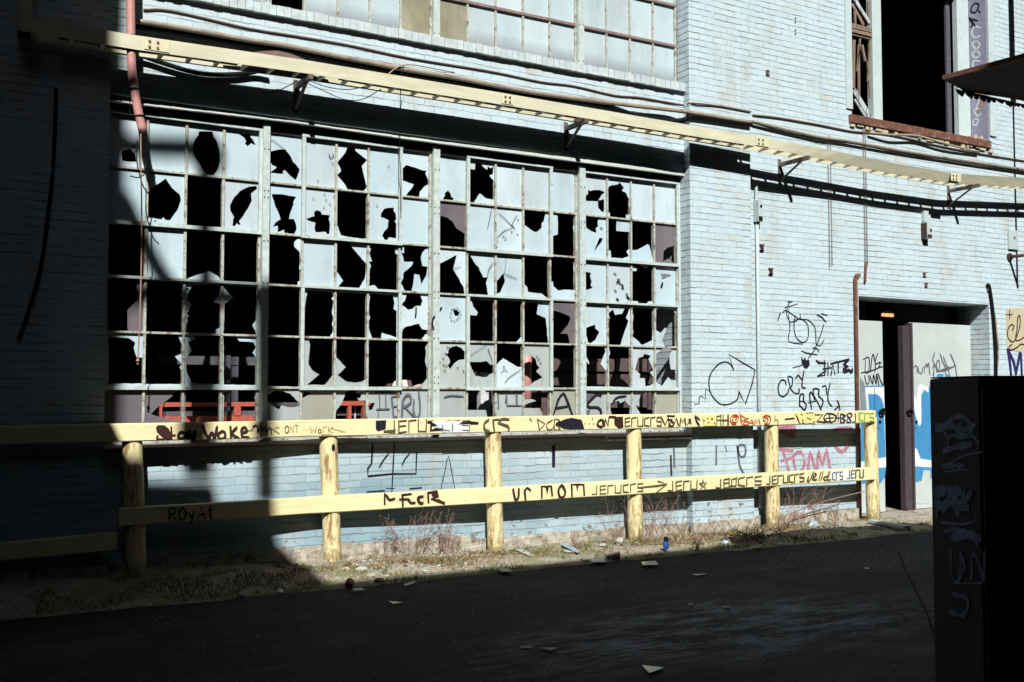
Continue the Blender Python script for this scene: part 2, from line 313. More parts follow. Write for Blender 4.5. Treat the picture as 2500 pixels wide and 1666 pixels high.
# ------------------------------------------------------------------ object helpers
col = sc.collection
def tag(o, label=None, cat=None, group=None, kind=None):
    if label: o['label'] = label
    if cat: o['category'] = cat
    if group: o['group'] = group
    if kind: o['kind'] = kind
    return o
def empty(name, loc, label=None, cat=None, group=None):
    o = bpy.data.objects.new(name, None); col.objects.link(o); o.location = loc; o.empty_display_size = .2
    return tag(o, label, cat, group)
def wloc(o):
    v = Vector(o.location)
    while o.parent: o = o.parent; v += Vector(o.location)
    return v
class MB:
    def __init__(s): s.v = []; s.f = []; s.m = []
    def face(s, pts, mi=0):
        b = len(s.v); s.v += [tuple(p) for p in pts]; s.f.append(tuple(range(b, b + len(pts)))); s.m.append(mi); return s
    def mesh(s, vs, fs, mi=0):
        b = len(s.v); s.v += [tuple(p) for p in vs]
        for f in fs: s.f.append(tuple(i + b for i in f)); s.m.append(mi)
        return s
    def box(s, x0, x1, y0, y1, z0, z1, mi=0):
        v = [(x0, y0, z0), (x1, y0, z0), (x1, y1, z0), (x0, y1, z0), (x0, y0, z1), (x1, y0, z1), (x1, y1, z1), (x0, y1, z1)]
        return s.mesh(v, [(0, 3, 2, 1), (4, 5, 6, 7), (0, 1, 5, 4), (1, 2, 6, 5), (2, 3, 7, 6), (3, 0, 4, 7)], mi)
    def bar(s, a, b, w, h, up=(0, 0, 1), mi=0):
        a, b = Vector(a), Vector(b); d = (b - a).normalized(); u = Vector(up)
        r = d.cross(u)
        if r.length < 1e-4: r = d.cross(Vector((1, 0, 0)))
        r.normalize(); u = r.cross(d).normalized()
        v = [p + r * (i * w / 2) + u * (j * h / 2) for p in (a, b) for i, j in ((-1, -1), (1, -1), (1, 1), (-1, 1))]
        return s.mesh(v, [(3, 2, 1, 0), (4, 5, 6, 7), (0, 1, 5, 4), (1, 2, 6, 5), (2, 3, 7, 6), (3, 0, 4, 7)], mi)
    def tube(s, pts, r, n=8, mi=0):
        pts = [Vector(p) for p in pts]; rings = []; rr = r if isinstance(r, (list, tuple)) else [r] * len(pts)
        ref = Vector((0, 0, 1))
        for i, p in enumerate(pts):
            d = (pts[min(i + 1, len(pts) - 1)] - pts[max(i - 1, 0)]).normalized()
            u = ref - d * ref.dot(d)
            if u.length < .05: u = Vector((1, 0, 0)) - d * d.x
            u.normalize(); q = d.cross(u)
            rings.append([p + (u * math.cos(k * 2 * math.pi / n) + q * math.sin(k * 2 * math.pi / n)) * rr[i] for k in range(n)])
        v = [x for rg_ in rings for x in rg_]; f = []
        for i in range(len(pts) - 1):
            for k in range(n):
                f.append((i * n + k, i * n + (k + 1) % n, (i + 1) * n + (k + 1) % n, (i + 1) * n + k))
        f.append(tuple(range(n))[::-1]); f.append(tuple((len(pts) - 1) * n + k for k in range(n)))
        return s.mesh(v, f, mi)
    def prism(s, loop, d, mi=0):          # loop of points, extruded by vector d
        loop = [Vector(p) for p in loop]; d = Vector(d); n = len(loop)
        v = loop + [p + d for p in loop]
        f = [tuple(range(n)), tuple(range(n, 2 * n))[::-1]] + [(i, i + n, (i + 1) % n + n, (i + 1) % n) for i in range(n)]
        return s.mesh(v, f, mi)
    def build(s, name, mat, parent=None, base=None, smooth=False, bevel=0):
        me = bpy.data.meshes.new(name)
        off = wloc(parent) if parent else Vector(base) if base is not None else Vector((0, 0, 0))
        me.from_pydata([tuple(Vector(v) - off) for v in s.v], [], s.f)
        mats = mat if isinstance(mat, (list, tuple)) else [mat]
        for m_ in mats: me.materials.append(m_)
        for p_, mi in zip(me.polygons, s.m): p_.material_index = mi; p_.use_smooth = smooth
        o = bpy.data.objects.new(name, me); col.objects.link(o)
        if parent: o.parent = parent
        else: o.location = off
        if bevel:
            md = o.modifiers.new('bevel', 'BEVEL'); md.width = bevel; md.segments = 2; md.limit_method = 'ANGLE'
        return o
def smooth_pts(pts, k=4):
    if len(pts) < 3 or k < 2: return [Vector(p) for p in pts]
    P_ = [Vector(p) for p in pts]; P_ = [P_[0] * 2 - P_[1]] + P_ + [P_[-1] * 2 - P_[-2]]; out = []
    for i in range(1, len(P_) - 2):
        a, b, c, d = P_[i - 1:i + 3]
        for j in range(k):
            t = j / k
            out.append(.5 * ((2 * b) + (c - a) * t + (2 * a - 5 * b + 4 * c - d) * t * t + (3 * b - a - 3 * c + d) * t ** 3))
    out.append(P_[-2]); return out

# paint strokes lying on a vertical surface: traced in the photograph, put on the surface's own plane
class Ink:
    """strokes traced in the photograph, laid on the plane of the thing they are painted on"""
    def __init__(s, Y=None, X=None, pt=None, nrm=None):
        if Y is not None: pt, nrm = Vector((0, Y, 0)), Vector((0, -1, 0))
        elif X is not None: pt, nrm = Vector((X, 0, 0)), Vector((-1, 0, 0))
        s.pt, s.nrm = Vector(pt), Vector(nrm).normalized(); s.mb = MB(); s.n = 0
    def hit(s, x, y):
        d = FW + RT * ((x - 1250) / FPX) - UP * ((y - 833) / FPX)
        return CAM + d * ((s.pt - CAM).dot(s.nrm) / d.dot(s.nrm)) + s.nrm * (.002 + .00015 * s.n)
    def stroke(s, reg, pts, w=5, sm=4, closed=False, wob=.12):
        s.n += 1
        q3 = [s.hit(*rg(reg, *p)) for p in pts]
        c = sum(q3, Vector()) / len(q3); dep = (c - CAM).dot(FW); hw = w * dep / FPX / 2
        if closed: q3.append(q3[0])
        ps = smooth_pts(q3, sm); L = []; Rr = []
        for i, p in enumerate(ps):
            d = ps[min(i + 1, len(ps) - 1)] - ps[max(i - 1, 0)]
            if d.length < 1e-6: d = Vector((0, 0, 1))
            d.normalize(); nn = s.nrm.cross(d); k = hw * (1 + random.uniform(-wob, wob))
            if i in (0, len(ps) - 1): k *= .7; p = p + d * (hw * .6) * (1 if i else -1)
            L.append(p + nn * k); Rr.append(p - nn * k)
        b = len(s.mb.v); s.mb.v += [tuple(v) for v in L + Rr]; n = len(ps)
        for i in range(n - 1): s.mb.f.append((b + i, b + i + 1, b + n + i + 1, b + n + i)); s.mb.m.append(0)
        return s
    def fill(s, reg, pts):
        s.n += 1
        q = [s.hit(*rg(reg, *p)) for p in pts]
        u = s.nrm.cross(Vector((0, 0, 1))).normalized(); o = q[0]
        r = delaunay_2d_cdt([Vector(((v - o).dot(u), v.z - o.z)) for v in q], [], [list(range(len(q)))], 1, 1e-6)
        s.mb.mesh([tuple(o + u * v.x + Vector((0, 0, v.y))) for v in r[0]], [tuple(f) for f in r[2]]); return s
    # rails of the barrier
    def text(s, reg, txt, x0, y0, x1, y1, h, w=4, gap=.22, slant=0.0):
        """txt along the baseline (x0,y0)-(x1,y1), letter height h, all in region pixels"""
        ws = [GL.get(c, (.4, []))[0] for c in txt]; tot = sum(ws) + gap * (len(txt) - 1); u = 0
        for c, cw in zip(txt, ws):
            for st in GL.get(c, (.4, []))[1]:
                pp = []
                for gx, gy in st:
                    t = (u + gx * cw) / tot
                    pp.append((x0 + (x1 - x0) * t + slant * gy * h, y0 + (y1 - y0) * t - gy * h + random.uniform(-.03, .03) * h))
                s.stroke(reg, pp, w, 1 if c in ANG else 4)
            u += cw + gap
        return s
    def build(s, mat, parent, name='graffiti', label=None):
        o = s.mb.build(name, mat, parent)
        if label: o['label'] = label
        return o
ANG = set('JErUCSFHTNMWAZLIKPVYX*14-')
GL = {
 'J': (.7, [[(.75, 1), (.75, 0), (0, .05)]]), 'E': (.65, [[(1, 1), (0, .95), (0, 0), (1, .05)], [(0, .5), (.9, .55)]]),
 'r': (.6, [[(0, 0), (0, .95), (1, 1)]]), 'U': (.7, [[(0, 1), (0, .05), (.95, 0), (1, 1)]]),
 'C': (.6, [[(1, 1), (0, .9), (0, .1), (1, 0)]]), 'S': (.6, [[(1, 1), (0, .95), (0, .5), (1, .45), (1, 0), (0, .05)]]),
 'F': (.6, [[(1, 1), (0, .95), (0, 0)], [(0, .5), (.8, .55)]]), 'H': (.7, [[(0, 1), (0, 0)], [(1, 1), (1, 0)], [(0, .5), (1, .5)]]),
 'T': (.7, [[(0, 1), (1, 1)], [(.5, 1), (.5, 0)]]), 'N': (.7, [[(0, 0), (0, 1), (1, 0), (1, 1)]]),
 'M': (.9, [[(0, 0), (.1, 1), (.5, .35), (.9, 1), (1, 0)]]), 'W': (.9, [[(0, 1), (.2, 0), (.5, .7), (.8, 0), (1, 1)]]),
 'A': (.75, [[(0, 0), (.5, 1), (1, 0)], [(.2, .35), (.8, .35)]]), 'Z': (.7, [[(0, 1), (1, .95), (0, .05), (1, 0)]]),
 'Y': (.7, [[(0, 1), (.5, .5), (1, 1)], [(.5, .5), (.4, 0)]]), 'K': (.7, [[(0, 1), (0, 0)], [(1, 1), (0, .45), (1, 0)]]),
 'O': (.7, [[(.5, 1), (.05, .7), (.1, .2), (.5, 0), (.95, .3), (.9, .8), (.5, 1)]]),
 'o': (.6, [[(.5, .7), (.05, .4), (.4, 0), (.95, .3), (.5, .7)]]), 'a': (.6, [[(.8, .6), (.2, .6), (.05, .2), (.5, 0), (.85, .4), (.85, .65), (1, 0)]]),
 'B': (.65, [[(0, 0), (0, 1), (.8, .9), (.75, .6), (.1, .5)], [(.1, .5), (1, .4), (.85, .05), (0, 0)]]),
 'R': (.65, [[(0, 0), (0, 1), (.8, .95), (.8, .6), (.05, .5)], [(.3, .5), (1, 0)]]),
 'D': (.7, [[(0, 0), (0, 1), (.8, .8), (1, .4), (.7, .05), (0, 0)]]), 'P': (.6, [[(0, 0), (0, 1), (.9, .9), (.8, .5), (0, .45)]]),
 'y': (.6, [[(0, .65), (.4, .15), (.9, .65)], [(.9, .65), (.5, -.1), (.2, -.3)]]), 't': (.5, [[(.5, 1), (.5, .1), (.9, 0)], [(0, .65), (1, .7)]]),
 'e': (.6, [[(.05, .35), (.9, .4), (.6, .75), (.1, .5), (.3, .05), (.95, .1)]]), 'k': (.6, [[(0, 1), (0, 0)], [(.9, .7), (.05, .3), (.9, 0)]]),
 'h': (.6, [[(0, 1), (0, 0)], [(0, .4), (.5, .65), (.9, .4), (.95, 0)]]), 'u': (.6, [[(0, .65), (.1, .1), (.6, 0), (.9, .6), (1, 0)]]),
 'm': (.85, [[(0, 0), (0, .65)], [(0, .5), (.3, .65), (.5, 0)], [(.5, .5), (.8, .65), (1, 0)]]), 'c': (.5, [[(1, .6), (.3, .6), (.05, .3), (.4, 0), (1, .1)]]),
 'n': (.6, [[(0, 0), (0, .65)], [(0, .5), (.6, .65), (.9, 0)]]), 'd': (.6, [[(.8, .6), (.2, .5), (.1, .1), (.6, .05), (.9, 1)], [(.9, 1), (.8, 0), (1, 0)]]),
 'l': (.3, [[(.6, 1), (.3, 0)]]), 's': (.5, [[(1, .7), (.2, .65), (.3, .4), (.9, .3), (.7, 0), (0, .05)]]),
 '-': (.8, [[(0, .5), (1, .5)]]), '1': (.3, [[(0, .7), (.6, 1), (.6, 0)]]), '*': (.9, [[(.1, .65), (.95, .65), (.2, 0), (.5, 1), (.85, 0), (.1, .65)]]),
 ' ': (.5, []), '.': (.15, [[(.3, .05), (.6, .05)]]), '8': (.6, [[(.5, .5), (.1, .8), (.5, 1), (.9, .8), (.5, .5), (.1, .2), (.5, 0), (.9, .2), (.5, .5)]]),
 '>': (1.6, [[(0, .4), (1, .5)], [(.65, 1), (1, .5), (.6, 0)]]),
}

class RInk(Ink):
    """strokes on the bowed rails"""
    def __init__(s, off): Ink.__init__(s, Y=0); s.off = off; s.fold = True
    def hit(s, x, y): return atl(x, y, lambda u: yf(u) - s.off - .002 - .00012 * s.n)
    def build(s, *a_, **k_):
        return Ink.build(s, *a_, **k_)
    def fill(s, reg, pts):
        b = len(s.mb.v); Ink.fill(s, reg, pts)
        for i in range(b, len(s.mb.v)): v = s.mb.v[i]; s.mb.v[i] = (v[0], yf(v[0]) - s.off - .002 - .00012 * s.n, v[2])
        return s
# ================================================================== GROUND
road = MB()
road.face([(-60, -40, 0), (70, -40, 0), (70, 40, 0), (-60, 40, 0)])
tag(road.build('road', M['road']), kind='structure')
# raised, lumpy strip of earth between the asphalt and the wall
vg = MB(); nx, ny = 330, 34; X0, X1 = -3.0, 18.0
def hn(x, y, s):
    return (math.sin(x * 3.1 * s + 1.3) * math.cos(y * 4.3 * s + x * 1.7) + math.sin(x * 7.7 * s + y * 5.1 * s + 2.2) * .5 + math.sin(x * 17.3 * s - y * 13.1 * s) * .3) / 1.8
def edgeY(x):
    e = 8.30 - .02 * (x - 3) + .05 * hn(x, 0, .9)
    if x < 4.6: e -= .02
    if x > 9: e += (x - 9) * .03
    return e
def vz(x, y):
    t = (y - edgeY(x)) / 1.0
    s = max(0, min(1, t * 2.0)); s = s * s * (3 - 2 * s)
    k = max(0, min(1, (5.2 - x) / 3.5))
    h = .012 + s * (.030 + .085 * k) * (1 if x < 9.2 else max(.25, 1 - (x - 9.2) * .7))
    return h + s * (.018 * hn(x, y, 1.0) + .009 * hn(x + 5, y, 3.1))
vv = []; ff = []
for j in range(ny + 1):
    for i in range(nx + 1):
        x = X0 + (X1 - X0) * i / nx; e = edgeY(x); y = e + (YG + .1 - e) * j / ny
        vv.append((x, y, vz(x, y) if j else -.01))
for j in range(ny):
    for i in range(nx):
        a = j * (nx + 1) + i; ff.append((a, a + 1, a + nx + 2, a + nx + 1))
vg.mesh(vv, ff); tag(vg.build('verge', M['verge'], smooth=True), kind='structure')

# ================================================================== FACTORY
ZS, ZL = 1.18, 4.0                        # lower window: sill and head of the glass
XL, XR = 1.583, 7.818                     # window bay between the pilasters
XP = 8.738                                # right edge of the right pilaster
LIP0, LIP1 = 4.085, 4.125
fac = empty('factory_building', (XL, YW, 0), 'white painted brick factory wall covered in graffiti with broken steel windows and an open doorway', 'building')
TOP = 9.6; BACK = 9.9
def brickpart(name, boxes, mat='brick', label=None):
    b = MB()
    for q in boxes: b.box(*q)
    o = b.build(name, M[mat], fac)
    if label: o['label'] = label
    return o
brickpart('apron_wall', [(XL, XR, YW, BACK, -.2, 1.13)])
brickpart('spandrel_wall', [(XL, XR, YW, BACK, LIP1, 5.035)])
brickpart('upper_wall', [(XL, XR, YW, BACK, 7.1, TOP)])
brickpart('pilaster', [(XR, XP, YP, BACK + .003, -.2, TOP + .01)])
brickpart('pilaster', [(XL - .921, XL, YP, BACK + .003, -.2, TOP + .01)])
brickpart('end_wall', [(-9, XL - .921, YW, BACK, -.2, TOP)])
# doorway wall with doorway and loft opening
d0 = at(2090, 722, Y=YR); d1 = at(2414, 744, Y=YR); DX0, DX1, DZ = d0.x, d1.x, 2.841
w0 = at(2080, 300, Y=YR); w1 = at(2416, 352, Y=YR); WX0, WX1, WZ = w0.x, w1.x, 5.16
WTOP = 7.55; XE = 24
brickpart('doorway_wall', [(XP, DX0, YR, BACK, -.2, WZ), (DX1, XE, YR, BACK, -.2, WZ), (DX0, DX1, YR, BACK, DZ, WZ),
                      (XP, WX0, YR, BACK, WZ, WTOP), (WX1, XE, YR, BACK, WZ, WTOP), (XP, XE, YR, BACK, WTOP, TOP)])
# concrete footing, chipped along its top
fb = MB()
for (xa, xb, yfc) in ((-3, XL - .95, YW), (XL - .95, XL + .03, YP), (XL + .03, XR - .03, YW), (XR - .03, XP + .03, YP), (XP + .03, DX0 - .02, YR)):
    n = max(2, int((xb - xa) / .09)); top = []; prev = .13
    for i in range(n + 1):
        x = xa + (xb - xa) * i / n; z = .155 + .02 * hn(x * 2, 1, 1.4) + .012 * hn(x * 5, 3, 2.2) + (.05 if x < 5 else 0)
        top.append((x, z))
    lp = [(xa, yfc - .045, -.2), (xb, yfc - .045, -.2)] + [(x, yfc - .045 - .006 * hn(x * 4, 7, 2), z) for x, z in top[::-1]]
    fb.prism(lp, (0, .044, 0))
fb.build('footing', M['concrete'], fac)
# rowlock course below the upper windows: real bricks on edge
rb = MB(); x = XL + .002
while x < XR - .01:
    wd = .0715; x2 = min(x + wd - .004, XR - .002); dz = random.uniform(-.004, .005); dy = random.uniform(-.006, .006)
    rb.box(x, x2, YW - .055 + dy, YW + .13, 5.037 + dz * .6, 5.128 + dz); x += wd
rb.build('rowlock_sill', M['rowlock'], fac)
# steel lintel lip, slightly buckled, over the lower window
lb = MB(); n = 60; LP_ = [at(*q, Y=YW - .012) for q in ((365, 258), (700, 297), (976, 337), (1200, 367), (1675, 430))]
def lz(x):
    for a_, b_ in zip(LP_, LP_[1:]):
        if x <= b_.x: return a_.z + (b_.z - a_.z) * (x - a_.x) / (b_.x - a_.x)
    return LP_[-1].z
for i in range(n):
    xa = XL + (XR - XL) * i / n; xb = XL + (XR - XL) * (i + 1) / n - (.003 if random.random() < .15 else 0)
    z = lz(xa); th = .014 + .026 * max(0, min(1, (xa - 3.6) / 3.5)); lb.box(xa, xb, YW - .012 + .004 * hn(xa, 4, 2), YW + .03, z, z + th + .003 * hn(xa * 2, 3, 1.2))
lb.build('lintel_lip', M['lip'], fac)
hb = MB(); hb.box(XL, XR, YG - .012, YG + .05, ZL + .012, LIP0 + .3); hb.box(XL, XR, YW + .031, YG - .013, LIP0 - .002, LIP0 + .3)
hb.build('window_head', M['headdark'], fac)
# timber sill
sb = MB(); sb.prism([(XL, YW - .10, 1.128), (XL, YW - .105, 1.146), (XL, YG + .03, 1.178), (XL, YG + .03, 1.128)], (5.0 - XL - .01, 0, 0))
sb.prism([(5.0, YW - .09, 1.126), (5.0, YW - .095, 1.150), (5.0, YG + .03, 1.179), (5.0, YG + .03, 1.126)], (6.62 - 5.0, 0, 0))
sb.prism([(6.64, YW - .13, 1.10), (6.64, YW - .13, 1.135), (6.64, YG + .03, 1.178), (6.64, YG + .03, 1.128)], (7.80 - 6.64, 0, 0))
sb.build('window_sill', M['sill'], fac)

# -------- interior: floor, walls, ceiling, seen through the broken panes
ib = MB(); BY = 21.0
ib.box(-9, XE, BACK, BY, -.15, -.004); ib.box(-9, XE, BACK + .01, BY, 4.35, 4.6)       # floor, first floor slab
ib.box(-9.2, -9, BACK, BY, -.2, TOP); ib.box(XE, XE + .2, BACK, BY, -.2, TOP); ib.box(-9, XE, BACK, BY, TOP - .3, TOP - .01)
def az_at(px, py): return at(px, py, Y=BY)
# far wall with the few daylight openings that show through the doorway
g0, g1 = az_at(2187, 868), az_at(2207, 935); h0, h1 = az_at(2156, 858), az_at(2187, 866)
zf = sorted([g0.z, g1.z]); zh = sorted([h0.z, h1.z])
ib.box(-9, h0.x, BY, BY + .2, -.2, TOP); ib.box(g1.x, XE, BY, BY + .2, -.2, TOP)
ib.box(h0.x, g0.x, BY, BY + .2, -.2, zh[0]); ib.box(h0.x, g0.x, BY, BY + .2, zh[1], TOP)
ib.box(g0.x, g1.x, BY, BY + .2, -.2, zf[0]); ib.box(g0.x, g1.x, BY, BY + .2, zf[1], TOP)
ib.build('interior_shell', M['inside'], fac)

